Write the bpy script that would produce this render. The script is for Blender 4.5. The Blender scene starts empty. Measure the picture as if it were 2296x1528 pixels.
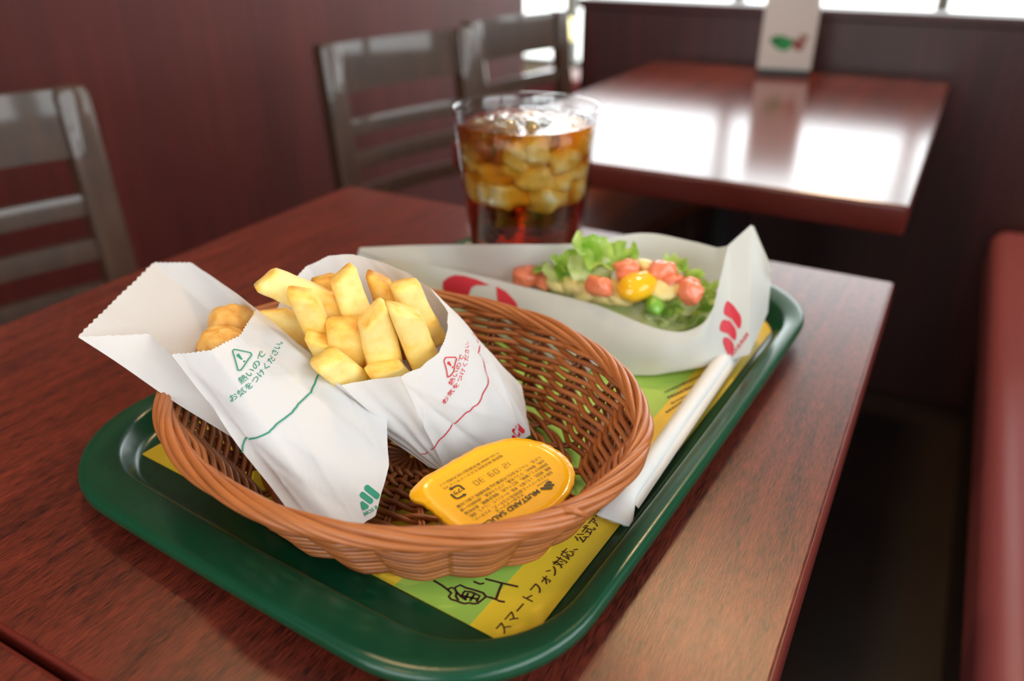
import bpy, bmesh, math, random
from mathutils import Vector, Matrix, noise

random.seed(7)
S = bpy.context.scene
COL = S.collection
T = 0.72                      # height of the table tops above the floor

# ------------------------------------------------------------------ camera
PITCH, YAW = math.radians(27.737), math.radians(28.677)
cam = bpy.data.cameras.new('camera')
cam.sensor_width = 23.5
cam.lens = 1780.0 / 2296.0 * 23.5
cam.clip_start = 0.01
cam.dof.use_dof = True
cam.dof.focus_distance = 0.395
cam.dof.aperture_fstop = 2.9
cam_o = bpy.data.objects.new('camera', cam)
COL.objects.link(cam_o)
cam_o.location = (0, 0, T + 0.275)
cam_o.rotation_euler = (math.pi / 2 - PITCH, 0, YAW)
S.camera = cam_o

# ------------------------------------------------------------------ world, exposure
w = bpy.data.worlds.new('sky')
S.world = w
w.use_nodes = True
bg = w.node_tree.nodes['Background']
bg.inputs['Color'].default_value = (0.93, 0.97, 1.0, 1)
bg.inputs['Strength'].default_value = 5.2
S.view_settings.view_transform = 'Standard'
S.view_settings.look = 'None'
S.view_settings.gamma = 1
S.view_settings.use_curve_mapping = False
S.view_settings.exposure = 0.22
S.cycles.use_denoising = True
S.cycles.use_adaptive_sampling = True
S.cycles.adaptive_threshold = 0.02
S.cycles.max_bounces = 8
S.cycles.diffuse_bounces = 4
S.cycles.glossy_bounces = 4
S.cycles.transmission_bounces = 8
S.cycles.transparent_max_bounces = 12
S.cycles.caustics_reflective = False
S.cycles.sample_clamp_indirect = 8


def portal(name, loc, rot, sx, sy):
    l = bpy.data.lights.new(name, 'AREA')
    l.shape = 'RECTANGLE'
    l.size, l.size_y = sx, sy
    l.cycles.is_portal = True
    o = bpy.data.objects.new(name, l)
    o.location, o.rotation_euler = loc, rot
    COL.objects.link(o)


# daylight enters through the window openings
portal('daylight_back', (-1.1, 4.45, 1.35), (-math.pi / 2, 0, 0), 3.9, 2.3)
portal('daylight_right', (0.85, -0.25, 1.6), (0, math.pi / 2, 0), 1.4, 2.3)
portal('daylight_right_far', (0.85, 2.775, 1.6), (0, math.pi / 2, 0), 1.4, 2.05)
portal('daylight_front', (-0.4, -2.45, 1.6), (math.pi / 2, 0, 0), 2.2, 1.6)


# ------------------------------------------------------------------ materials
def new_mat(name):
    m = bpy.data.materials.new(name)
    m.use_nodes = True
    nt = m.node_tree
    return m, nt, nt.nodes['Principled BSDF']


def srgb(r, g, b):
    f = lambda c: ((c / 255 + 0.055) / 1.055) ** 2.4 if c > 10 else c / 255 / 12.92
    return (f(r), f(g), f(b), 1)


def simple(name, col, rough=0.5, spec=0.5, coat=0, noise_amt=0.0, nscale=200, bump=0.0, bscale=300, sss=0, trans=0, ior=1.5, metallic=0):
    m, nt, p = new_mat(name)
    p.inputs['Base Color'].default_value = col
    p.inputs['Roughness'].default_value = rough
    p.inputs['Specular IOR Level'].default_value = spec
    p.inputs['Coat Weight'].default_value = coat
    p.inputs['Coat Roughness'].default_value = 0.08
    p.inputs['Transmission Weight'].default_value = trans
    p.inputs['IOR'].default_value = ior
    p.inputs['Metallic'].default_value = metallic
    if sss:
        p.inputs['Subsurface Weight'].default_value = sss
        p.inputs['Subsurface Radius'].default_value = (0.006, 0.004, 0.002)
        p.inputs['Subsurface Scale'].default_value = 1.0
    tc = nt.nodes.new('ShaderNodeTexCoord')
    if noise_amt:
        n = nt.nodes.new('ShaderNodeTexNoise')
        n.inputs['Scale'].default_value = nscale
        n.inputs['Detail'].default_value = 4
        nt.links.new(tc.outputs['Object'], n.inputs['Vector'])
        mx = nt.nodes.new('ShaderNodeMix')
        mx.data_type = 'RGBA'
        mx.inputs['A'].default_value = tuple(c * (1 - noise_amt) for c in col[:3]) + (1,)
        mx.inputs['B'].default_value = tuple(min(1, c * (1 + noise_amt)) for c in col[:3]) + (1,)
        nt.links.new(n.outputs['Fac'], mx.inputs['Factor'])
        nt.links.new(mx.outputs['Result'], p.inputs['Base Color'])
    if bump:
        n2 = nt.nodes.new('ShaderNodeTexNoise')
        n2.inputs['Scale'].default_value = bscale
        n2.inputs['Detail'].default_value = 3
        nt.links.new(tc.outputs['Object'], n2.inputs['Vector'])
        b = nt.nodes.new('ShaderNodeBump')
        b.inputs['Strength'].default_value = bump
        b.inputs['Distance'].default_value = 0.001
        nt.links.new(n2.outputs['Fac'], b.inputs['Height'])
        nt.links.new(b.outputs['Normal'], p.inputs['Normal'])
    return m


def wood(name, dark, mid, light, scale_vec, rough=0.35, coat=0.0, bump=0.15, fine=1.0, pos=(0.30, 0.52, 0.72), coat_rough=0.1, coarse=0.45):
    m, nt, p = new_mat(name)
    N, L = nt.nodes, nt.links
    tc = N.new('ShaderNodeTexCoord')
    mp = N.new('ShaderNodeMapping')
    mp.inputs['Scale'].default_value = scale_vec
    L.new(tc.outputs['Object'], mp.inputs['Vector'])
    n1 = N.new('ShaderNodeTexNoise')
    n1.inputs['Scale'].default_value = 1.0
    n1.inputs['Detail'].default_value = 5
    n1.inputs['Roughness'].default_value = 0.65
    n1.inputs['Distortion'].default_value = 0.25
    L.new(mp.outputs['Vector'], n1.inputs['Vector'])
    n2 = N.new('ShaderNodeTexNoise')
    n2.inputs['Scale'].default_value = 0.09
    n2.inputs['Detail'].default_value = 3
    L.new(mp.outputs['Vector'], n2.inputs['Vector'])
    add = N.new('ShaderNodeMath')
    add.operation = 'MULTIPLY_ADD'
    add.inputs[1].default_value = coarse
    L.new(n2.outputs['Fac'], add.inputs[0])
    sc = N.new('ShaderNodeMath')
    sc.operation = 'MULTIPLY'
    sc.inputs[1].default_value = 1.0 - coarse
    L.new(n1.outputs['Fac'], sc.inputs[0])
    L.new(sc.outputs[0], add.inputs[2])
    r = N.new('ShaderNodeValToRGB')
    e = r.color_ramp.elements
    e[0].position, e[0].color = pos[0], dark
    e[1].position, e[1].color = pos[2], light
    k = e.new(pos[1])
    k.color = mid
    L.new(add.outputs[0], r.inputs['Fac'])
    L.new(r.outputs['Color'], p.inputs['Base Color'])
    p.inputs['Roughness'].default_value = rough
    p.inputs['Coat Weight'].default_value = coat
    p.inputs['Coat Roughness'].default_value = coat_rough
    b = N.new('ShaderNodeBump')
    b.inputs['Strength'].default_value = bump
    b.inputs['Distance'].default_value = 0.0004
    L.new(n1.outputs['Fac'], b.inputs['Height'])
    L.new(b.outputs['Normal'], p.inputs['Normal'])
    return m


def paper_mat(name, col, transl=0.3, bump=0.35, bscale=90):
    m, nt, p = new_mat(name)
    N, L = nt.nodes, nt.links
    out = N['Material Output']
    p.inputs['Base Color'].default_value = col
    p.inputs['Roughness'].default_value = 0.75
    p.inputs['Specular IOR Level'].default_value = 0.25
    tr = N.new('ShaderNodeBsdfTranslucent')
    tr.inputs['Color'].default_value = tuple(c * 0.97 for c in col[:3]) + (1,)
    mx = N.new('ShaderNodeMixShader')
    mx.inputs['Fac'].default_value = transl
    L.new(p.outputs['BSDF'], mx.inputs[1])
    L.new(tr.outputs['BSDF'], mx.inputs[2])
    L.new(mx.outputs['Shader'], out.inputs['Surface'])
    tc = N.new('ShaderNodeTexCoord')
    n = N.new('ShaderNodeTexNoise')
    n.inputs['Scale'].default_value = bscale
    n.inputs['Detail'].default_value = 4
    n.inputs['Distortion'].default_value = 0.6
    L.new(tc.outputs['Object'], n.inputs['Vector'])
    b = N.new('ShaderNodeBump')
    b.inputs['Strength'].default_value = bump
    b.inputs['Distance'].default_value = 0.0016
    L.new(n.outputs['Fac'], b.inputs['Height'])
    L.new(b.outputs['Normal'], p.inputs['Normal'])
    return m


def edge_mat(name, base, mid, brown, rough=0.42, sss=0.4, bscale=1500, bump=0.5):
    """surface colour driven by a stored per-vertex crispness ('crisp') plus noise"""
    m, nt, p = new_mat(name)
    N, L = nt.nodes, nt.links
    at = N.new('ShaderNodeAttribute')
    at.attribute_name = 'crisp'
    tc = N.new('ShaderNodeTexCoord')
    n = N.new('ShaderNodeTexNoise')
    n.inputs['Scale'].default_value = 140
    n.inputs['Detail'].default_value = 5
    L.new(tc.outputs['Object'], n.inputs['Vector'])
    ma = N.new('ShaderNodeMath')
    ma.operation = 'MULTIPLY_ADD'
    ma.inputs[1].default_value = 1.0
    ma.inputs[2].default_value = -0.48
    L.new(n.outputs['Fac'], ma.inputs[0])
    ad = N.new('ShaderNodeMath')
    ad.operation = 'ADD'
    L.new(ma.outputs[0], ad.inputs[0])
    L.new(at.outputs['Fac'], ad.inputs[1])
    r = N.new('ShaderNodeValToRGB')
    e = r.color_ramp.elements
    e[0].position, e[0].color = 0.08, base
    e[1].position, e[1].color = 0.95, brown
    k = e.new(0.5)
    k.color = mid
    L.new(ad.outputs[0], r.inputs['Fac'])
    L.new(r.outputs['Color'], p.inputs['Base Color'])
    p.inputs['Roughness'].default_value = rough
    p.inputs['Subsurface Weight'].default_value = sss
    p.inputs['Subsurface Radius'].default_value = (0.007, 0.0035, 0.0012)
    p.inputs['Subsurface Scale'].default_value = 1.0
    n2 = N.new('ShaderNodeTexNoise')
    n2.inputs['Scale'].default_value = bscale
    n2.inputs['Detail'].default_value = 4
    L.new(tc.outputs['Object'], n2.inputs['Vector'])
    b = N.new('ShaderNodeBump')
    b.inputs['Strength'].default_value = bump
    b.inputs['Distance'].default_value = 0.0008
    L.new(n2.outputs['Fac'], b.inputs['Height'])
    L.new(b.outputs['Normal'], p.inputs['Normal'])
    return m


M = {}
M['table'] = wood('mahogany_laminate', srgb(38, 18, 15), srgb(90, 37, 27), srgb(122, 50, 34), (1450, 105, 1450), rough=0.28, bump=0.25, pos=(0.39, 0.49, 0.62), coarse=0.28)
M['table_far'] = wood('polished_mahogany', srgb(60, 26, 20), srgb(105, 45, 32), srgb(130, 58, 40), (300, 20, 300), rough=0.16, bump=0.0)
M['table_edge'] = simple('table_edge_band', srgb(96, 34, 26), 0.3, noise_amt=0.2, nscale=60)
M['wall_wood'] = wood('maroon_wood_panel', srgb(52, 17, 15), srgb(74, 25, 21), srgb(92, 34, 27), (60, 60, 2.2), rough=0.5, bump=0.03)
M['wall_wood'].node_tree.nodes['Principled BSDF'].inputs['Specular IOR Level'].default_value = 0.25
M['part_wood'] = wood('dark_maroon_panel', srgb(46, 16, 15), srgb(62, 22, 19), srgb(82, 31, 25), (70, 70, 2.4), rough=0.4, bump=0.03)
M['chair'] = wood('dark_walnut_lacquer', srgb(40, 26, 17), srgb(58, 38, 24), srgb(78, 50, 30), (60, 60, 8), rough=0.55, coat=0.7, bump=0.03, coat_rough=0.06)
M['seat'] = wood('brown_chair_seat', srgb(86, 44, 28), srgb(112, 58, 36), srgb(128, 70, 44), (40, 8, 40), rough=0.3, coat=0.4, bump=0.02)
M['vinyl'] = simple('maroon_vinyl', srgb(148, 78, 86), 0.42, bump=0.1, bscale=400)
M['plinth'] = simple('dark_plinth', srgb(30, 18, 15), 0.5, noise_amt=0.2, nscale=30)
M['floor'] = wood('dark_floor_board', srgb(22, 13, 9), srgb(34, 20, 14), srgb(48, 29, 19), (25, 2, 25), rough=0.4, bump=0.05)
M['plaster'] = simple('cream_plaster', srgb(226, 216, 200), 0.8, noise_amt=0.03, nscale=8)
M['ceiling'] = simple('white_ceiling', srgb(235, 232, 226), 0.85, noise_amt=0.02, nscale=8)
M['frame'] = simple('window_frame', srgb(150, 150, 148), 0.4, noise_amt=0.05, nscale=40)
M['pave'] = simple('pale_paving', srgb(205, 203, 196), 0.8, noise_amt=0.08, nscale=3)
M['iron'] = simple('black_iron', srgb(22, 22, 25), 0.45, noise_amt=0.1, nscale=60)
M['tray'] = simple('green_tray_plastic', srgb(9, 68, 44), 0.24, noise_amt=0.1, nscale=30, bump=0.05, bscale=1500)
M['mat_y'] = simple('yellow_print', srgb(240, 206, 52), 0.5, noise_amt=0.03, nscale=900)
M['mat_g'] = simple('green_print', srgb(160, 200, 84), 0.5, noise_amt=0.03, nscale=900)
M['mat_t'] = simple('brown_ink', srgb(66, 30, 26), 0.6, noise_amt=0.05, nscale=900)
M['wicker'] = simple('orange_brown_wicker', srgb(172, 102, 54), 0.36, noise_amt=0.16, nscale=70, bump=0.12, bscale=700)
M['wicker_d'] = simple('brown_wicker', srgb(146, 82, 40), 0.4, noise_amt=0.18, nscale=70, bump=0.12, bscale=700)
M['paper'] = paper_mat('white_bag_paper', (0.76, 0.757, 0.765, 1), 0.25, bump=0.7, bscale=50)
M['paper_w'] = paper_mat('waxed_salad_paper', (0.78, 0.785, 0.755, 1), 0.34, bump=0.25, bscale=40)
M['ink_g'] = simple('green_ink', srgb(28, 134, 108), 0.6, noise_amt=0.05, nscale=900)
M['ink_r'] = simple('red_ink', srgb(200, 38, 56), 0.6, noise_amt=0.05, nscale=900)
M['ink_k'] = simple('black_ink', srgb(50, 38, 26), 0.5, noise_amt=0.05, nscale=900)
M['ink_k2'] = simple('dot_ink', srgb(92, 74, 40), 0.5, noise_amt=0.05, nscale=900)
M['fry'] = edge_mat('fried_potato', srgb(254, 226, 148), srgb(246, 198, 90), srgb(204, 122, 36))
M['nugget'] = edge_mat('fried_nugget', srgb(242, 196, 110), srgb(226, 164, 76), srgb(180, 112, 44), bump=0.9, bscale=420)
M['straw_p'] = paper_mat('straw_sleeve_paper', (0.9, 0.9, 0.9, 1), 0.2, bump=0.1, bscale=200)
M['tomato'] = simple('tomato_flesh', srgb(236, 132, 96), 0.16, noise_amt=0.25, nscale=160, sss=0.3)
M['pepper'] = simple('green_pepper', srgb(120, 172, 62), 0.25, noise_amt=0.15, nscale=120, sss=0.2)
M['sauce'] = simple('corn_dressing', srgb(246, 222, 150), 0.16, noise_amt=0.18, nscale=160, sss=0.3)
M['yolk'] = simple('golden_dressing', srgb(244, 188, 30), 0.1, noise_amt=0.1, nscale=90, sss=0.3)
M['stand'] = simple('white_card', srgb(214, 206, 198), 0.35, noise_amt=0.02, nscale=60)
M['pr_g'] = simple('card_green_ink', srgb(20, 140, 66), 0.5, noise_amt=0.1, nscale=100)
M['pr_r'] = simple('card_brown_ink', srgb(140, 74, 62), 0.5, noise_amt=0.1, nscale=100)


def lettuce_mat(name, a, b):
    m, nt, p = new_mat(name)
    N, L = nt.nodes, nt.links
    tc = N.new('ShaderNodeTexCoord')
    n = N.new('ShaderNodeTexNoise')
    n.inputs['Scale'].default_value = 60
    n.inputs['Detail'].default_value = 4
    L.new(tc.outputs['Object'], n.inputs['Vector'])
    r = N.new('ShaderNodeValToRGB')
    r.color_ramp.elements[0].position = 0.35
    r.color_ramp.elements[0].color = a
    r.color_ramp.elements[1].position = 0.65
    r.color_ramp.elements[1].color = b
    L.new(n.outputs['Fac'], r.inputs['Fac'])
    L.new(r.outputs['Color'], p.inputs['Base Color'])
    p.inputs['Roughness'].default_value = 0.32
    tr = N.new('ShaderNodeBsdfTranslucent')
    L.new(r.outputs['Color'], tr.inputs['Color'])
    mx = N.new('ShaderNodeMixShader')
    mx.inputs['Fac'].default_value = 0.35
    L.new(p.outputs['BSDF'], mx.inputs[1])
    L.new(tr.outputs['BSDF'], mx.inputs[2])
    L.new(mx.outputs['Shader'], N['Material Output'].inputs['Surface'])
    return m


M['let_g'] = lettuce_mat('frilly_lettuce', srgb(136, 186, 62), srgb(204, 224, 120))
M['let_p'] = lettuce_mat('pale_lettuce', srgb(206, 220, 134), srgb(238, 240, 200))


def lid_mat():
    m, nt, p = new_mat('yellow_foil_lid')
    N, L = nt.nodes, nt.links
    p.inputs['Base Color'].default_value = srgb(250, 186, 16)
    p.inputs['Roughness'].default_value = 0.2
    p.inputs['Coat Weight'].default_value = 0.5
    p.inputs['Coat Roughness'].default_value = 0.05
    tc = N.new('ShaderNodeTexCoord')
    n = N.new('ShaderNodeTexNoise')
    n.inputs['Scale'].default_value = 170
    n.inputs['Detail'].default_value = 3
    n.inputs['Distortion'].default_value = 1.2
    L.new(tc.outputs['Object'], n.inputs['Vector'])
    v = N.new('ShaderNodeTexVoronoi')
    v.feature = 'DISTANCE_TO_EDGE'
    v.inputs['Scale'].default_value = 120
    L.new(tc.outputs['Object'], v.inputs['Vector'])
    mm = N.new('ShaderNodeMath')
    mm.operation = 'MULTIPLY_ADD'
    mm.inputs[1].default_value = 0.25
    L.new(v.outputs['Distance'], mm.inputs[0])
    L.new(n.outputs['Fac'], mm.inputs[2])
    b = N.new('ShaderNodeBump')
    b.inputs['Strength'].default_value = 0.18
    b.inputs['Distance'].default_value = 0.0009
    L.new(mm.outputs[0], b.inputs['Height'])
    L.new(b.outputs['Normal'], p.inputs['Normal'])
    L.new(b.outputs['Normal'], p.inputs['Coat Normal'])
    return m


M['lid'] = lid_mat()
M['pot'] = simple('clear_pot_plastic', srgb(240, 226, 190), 0.25, trans=0.35, noise_amt=0.03)
M['pot_in'] = simple('mustard_paste', srgb(226, 170, 40), 0.4, noise_amt=0.05)


def glass_mat(name, col, ior, rough=0.0):
    m, nt, p = new_mat(name)
    p.inputs['Base Color'].default_value = col
    p.inputs['Transmission Weight'].default_value = 1.0
    p.inputs['Roughness'].default_value = rough
    p.inputs['IOR'].default_value = ior
    return m


M['glass'] = None
M['pane'] = None


def tea_mat():
    m, nt, p = new_mat('iced_tea_liquid')
    N, L = nt.nodes, nt.links
    p.inputs['Base Color'].default_value = (1, 1, 1, 1)
    p.inputs['Transmission Weight'].default_value = 1.0
    p.inputs['Roughness'].default_value = 0.0
    p.inputs['IOR'].default_value = 1.33
    tc = N.new('ShaderNodeTexCoord')
    nz = N.new('ShaderNodeTexNoise')
    nz.inputs['Scale'].default_value = 130
    L.new(tc.outputs['Object'], nz.inputs['Vector'])
    bp = N.new('ShaderNodeBump')
    bp.inputs['Strength'].default_value = 0.5
    bp.inputs['Distance'].default_value = 0.0015
    L.new(nz.outputs['Fac'], bp.inputs['Height'])
    L.new(bp.outputs['Normal'], p.inputs['Normal'])
    va = N.new('ShaderNodeVolumeAbsorption')
    va.inputs['Color'].default_value = (0.96, 0.76, 0.06, 1)
    va.inputs['Density'].default_value = 200.0
    L.new(va.outputs['Volume'], N['Material Output'].inputs['Volume'])
    return m


M['tea'] = tea_mat()


def ice_mat():
    m, nt, p = new_mat('cloudy_ice')
    p.inputs['Base Color'].default_value = (1.0, 0.90, 0.66, 1)
    p.inputs['Roughness'].default_value = 0.35
    p.inputs['IOR'].default_value = 1.31
    p.inputs['Transmission Weight'].default_value = 0.3
    return m


M['ice'] = ice_mat()
M['ice_clear'] = ice_mat()
M['ice_clear'].name = 'clear_ice'
M['ice_clear'].node_tree.nodes['Principled BSDF'].inputs['Transmission Weight'].default_value = 0.92
M['ice_clear'].node_tree.nodes['Principled BSDF'].inputs['Roughness'].default_value = 0.05


def pane_mat():
    m, nt, p = new_mat('window_pane_glass')
    N, L = nt.nodes, nt.links
    t = N.new('ShaderNodeBsdfTransparent')
    t.inputs['Color'].default_value = (0.97, 0.985, 0.98, 1)
    g = N.new('ShaderNodeBsdfGlossy')
    g.inputs['Roughness'].default_value = 0.02
    f = N.new('ShaderNodeFresnel')
    f.inputs['IOR'].default_value = 1.3
    mx = N.new('ShaderNodeMixShader')
    L.new(f.outputs['Fac'], mx.inputs['Fac'])
    L.new(t.outputs['BSDF'], mx.inputs[1])
    L.new(g.outputs['BSDF'], mx.inputs[2])
    L.new(mx.outputs['Shader'], N['Material Output'].inputs['Surface'])
    return m


M['pane'] = pane_mat()


def tumbler_mat():
    m, nt, p = new_mat('clear_tumbler_glass')
    N, L = nt.nodes, nt.links
    t = N.new('ShaderNodeBsdfTransparent')
    t.inputs['Color'].default_value = (0.97, 0.97, 0.97, 1)
    g = N.new('ShaderNodeBsdfGlossy')
    g.inputs['Roughness'].default_value = 0.03
    f = N.new('ShaderNodeLayerWeight')
    f.inputs['Blend'].default_value = 0.5
    pw = N.new('ShaderNodeMath')
    pw.operation = 'POWER'
    pw.inputs[1].default_value = 5.0
    L.new(f.outputs['Facing'], pw.inputs[0])
    ml = N.new('ShaderNodeMath')
    ml.operation = 'MULTIPLY_ADD'
    ml.inputs[1].default_value = 0.75
    ml.inputs[2].default_value = 0.04
    L.new(pw.outputs[0], ml.inputs[0])
    mx = N.new('ShaderNodeMixShader')
    L.new(ml.outputs[0], mx.inputs['Fac'])
    L.new(t.outputs['BSDF'], mx.inputs[1])
    L.new(g.outputs['BSDF'], mx.inputs[2])
    L.new(mx.outputs['Shader'], N['Material Output'].inputs['Surface'])
    return m


M['glass'] = tumbler_mat()


def emis(name, col, s):
    m, nt, p = new_mat(name)
    p.inputs['Base Color'].default_value = col
    p.inputs['Emission Color'].default_value = col
    p.inputs['Emission Strength'].default_value = s
    return m


M['lamp'] = emis('warm_lamp_diffuser', (1.0, 0.66, 0.33, 1), 130)
M['globe'] = emis('glowing_globe', (1.0, 0.93, 0.45, 1), 2.2)


# ------------------------------------------------------------------ mesh helpers
def tag(o, label=None, cat=None, group=None, kind=None):
    if label: o['label'] = label
    if cat: o['category'] = cat
    if group: o['group'] = group
    if kind: o['kind'] = kind
    return o


def thing(name, loc, label, cat, group=None, rotz=0.0):
    o = bpy.data.objects.new(name, None)
    o.empty_display_size = 0.02
    o.location = loc
    o.rotation_euler = (0, 0, rotz)
    COL.objects.link(o)
    return tag(o, label, cat, group)


def mk(name, verts, faces, mat, parent=None, smooth=True, origin=None, local=False, attr=None, auto=None):
    """one mesh object from world-space vertices; a child is stored relative to its parent's location"""
    V = [Vector(v) for v in verts]
    if local:
        org = Vector((0, 0, 0))
    elif parent is not None:
        org = Vector((0, 0, 0))
        q = parent
        while q is not None:
            org += Vector(q.location)
            q = q.parent
    elif origin is not None:
        org = Vector(origin)
    else:
        xs = [v.x for v in V]; ys = [v.y for v in V]; zs = [v.z for v in V]
        org = Vector(((min(xs) + max(xs)) / 2, (min(ys) + max(ys)) / 2, min(zs)))
    me = bpy.data.meshes.new(name)
    me.from_pydata([tuple(v - org) for v in V], [], faces)
    me.validate()
    if attr:
        a = me.attributes.new(attr[0], 'FLOAT', 'POINT')
        a.data.foreach_set('value', attr[1])
    bm = bmesh.new()
    bm.from_mesh(me)
    bmesh.ops.recalc_face_normals(bm, faces=bm.faces)
    if auto is not None:
        for e in bm.edges:
            if len(e.link_faces) == 2 and e.calc_face_angle(0) > auto:
                e.smooth = False
    bm.to_mesh(me)
    bm.free()
    if smooth == 'boxy':
        me.polygons.foreach_set('use_smooth', [max(abs(c) for c in p.normal) < 0.999 for p in me.polygons])
    elif smooth:
        me.polygons.foreach_set('use_smooth', [True] * len(me.polygons))
    me.materials.append(M[mat])
    o = bpy.data.objects.new(name, me)
    COL.objects.link(o)
    if parent is not None:
        o.parent = parent
    elif not local:
        o.location = org
    return o


def box_vf(x0, x1, y0, y1, z0, z1, bev=0.0, seg=2):
    bm = bmesh.new()
    bmesh.ops.create_cube(bm, size=1)
    for v in bm.verts:
        v.co = Vector((x0 + (v.co.x + .5) * (x1 - x0), y0 + (v.co.y + .5) * (y1 - y0), z0 + (v.co.z + .5) * (z1 - z0)))
    if bev:
        bmesh.ops.bevel(bm, geom=list(bm.edges), offset=bev, segments=seg, profile=0.5, affect='EDGES')
    bm.verts.index_update()
    vf = [tuple(v.co) for v in bm.verts], [tuple(v.index for v in f.verts) for f in bm.faces]
    bm.free()
    return vf


def merge(*parts):
    V, F = [], []
    for v, f in parts:
        n = len(V)
        V += list(v)
        F += [tuple(i + n for i in q) for q in f]
    return V, F


def tube_vf(pts, r, sides=8, closed=False, caps=True, up=None):
    P = [Vector(p) for p in pts]
    n = len(P)
    V, F = [], []
    prev = None
    for i in range(n):
        if closed:
            t = P[(i + 1) % n] - P[(i - 1) % n]
        else:
            t = P[min(i + 1, n - 1)] - P[max(i - 1, 0)]
        t.normalize()
        if prev is None:
            a = up if up is not None else (Vector((0, 0, 1)) if abs(t.z) < 0.9 else Vector((1, 0, 0)))
            prev = (Vector(a) - t * t.dot(Vector(a))).normalized()
        else:
            prev = (prev - t * t.dot(prev)).normalized()
        b = t.cross(prev)
        rr = r[i] if isinstance(r, (list, tuple)) else r
        for k in range(sides):
            an = 2 * math.pi * k / sides
            V.append(P[i] + (prev * math.cos(an) + b * math.sin(an)) * rr)
    m = n if closed else n - 1
    for i in range(m):
        for k in range(sides):
            a, b2 = i * sides + k, i * sides + (k + 1) % sides
            c, d = ((i + 1) % n) * sides + (k + 1) % sides, ((i + 1) % n) * sides + k
            F.append((a, b2, c, d))
    if not closed and caps:
        F.append(tuple(range(sides)))
        F.append(tuple((n - 1) * sides + k for k in range(sides)))
    return V, F


def lathe_vf(prof, c, n=48, close=False):
    V, F = [], []
    for (r, z) in prof:
        for k in range(n):
            a = 2 * math.pi * k / n
            V.append((c[0] + r * math.cos(a), c[1] + r * math.sin(a), c[2] + z))
    m = len(prof)
    for i in range(m if close else m - 1):
        j = (i + 1) % m
        for k in range(n):
            F.append((i * n + k, i * n + (k + 1) % n, j * n + (k + 1) % n, j * n + k))
    return V, F


def cr(pts, t):
    """Catmull-Rom through points, t in 0..len-1"""
    n = len(pts)
    i = min(int(t), n - 2)
    f = t - i
    p0, p1, p2, p3 = pts[max(i - 1, 0)], pts[i], pts[i + 1], pts[min(i + 2, n - 1)]
    return Vector([0.5 * ((2 * b) + (-a + c) * f + (2 * a - 5 * b + 4 * c - d) * f * f + (-a + 3 * b - 3 * c + d) * f ** 3)
                   for a, b, c, d in zip(p0, p1, p2, p3)])


_tc = {}


def text2d(body, bold=0.0):
    key = (body, bold)
    if key in _tc:
        return _tc[key]
    c = bpy.data.curves.new('glyphs', 'FONT')
    c.body = body
    c.size = 1.0
    c.offset = bold
    c.resolution_u = 3
    o = bpy.data.objects.new('glyphs', c)
    COL.objects.link(o)
    bpy.context.view_layer.update()
    ev = o.evaluated_get(bpy.context.evaluated_depsgraph_get())
    me = ev.to_mesh()
    V = [(v.co.x, v.co.y) for v in me.vertices]
    F = [tuple(p.vertices) for p in me.polygons]
    ev.to_mesh_clear()
    bpy.data.objects.remove(o)
    bpy.data.curves.remove(c)
    x0 = min(v[0] for v in V); x1 = max(v[0] for v in V)
    V = [(x - x0, y) for x, y in V]
    _tc[key] = (V, F, x1 - x0)
    return _tc[key]


def ribbon2d(pts, wd, closed=False):
    """flat 2D stroke of width wd"""
    P = [Vector((p[0], p[1])) for p in pts]
    n = len(P)
    V, F = [], []
    for i in range(n):
        a = P[(i - 1) % n] if closed else P[max(i - 1, 0)]
        b = P[(i + 1) % n] if closed else P[min(i + 1, n - 1)]
        t = (b - a).normalized()
        nn = Vector((-t.y, t.x))
        V += [tuple(P[i] + nn * wd / 2), tuple(P[i] - nn * wd / 2)]
    for i in range(n if closed else n - 1):
        j = (i + 1) % n
        F.append((2 * i, 2 * i + 1, 2 * j + 1, 2 * j))
    return V, F


def fan2d(pts):
    return list(pts), [tuple(range(len(pts)))]


def dense(pts, k=6, closed=False):
    out = []
    n = len(pts)
    for i in range(n if closed else n - 1):
        a, b = pts[i], pts[(i + 1) % n]
        for j in range(k):
            f = j / k
            out.append(tuple(a[q] + (b[q] - a[q]) * f for q in range(len(a))))
    if not closed:
        out.append(tuple(pts[-1]))
    return out


# three slanted rounded bars of the burger shop emblem, in a 1 x 1 box
def emblem_shapes():
    def capsule(x0, y0, x1, y1, r, n=7):
        d = Vector((x1 - x0, y1 - y0)).normalized()
        a0 = math.atan2(d.y, d.x)
        pts = [(x1 + r * math.cos(a0 + a), y1 + r * math.sin(a0 + a)) for a in [(-.5 + k / n) * math.pi for k in range(n + 1)]]
        pts += [(x0 + r * math.cos(a0 + a), y0 + r * math.sin(a0 + a)) for a in [(.5 + k / n) * math.pi for k in range(n + 1)]]
        return pts
    drop = [(0.04, 0.0), (0.0, 0.16), (0.0, 0.36), (0.06, 0.44), (0.16, 0.38), (0.34, 0.16), (0.40, 0.06), (0.34, -0.02), (0.16, -0.03)]
    return [drop, capsule(0.16, 0.72, 0.54, 0.24, 0.13), capsule(0.46, 0.92, 0.90, 0.34, 0.14)]


# ------------------------------------------------------------------ the setting
YW = 4.5          # window wall
def struct(name, vf, mat, parent=None, smooth=False, **k):
    o = mk(name, vf[0], vf[1], mat, parent, smooth=smooth, **k)
    if parent is None:
        o['kind'] = 'structure'
    return o


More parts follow.
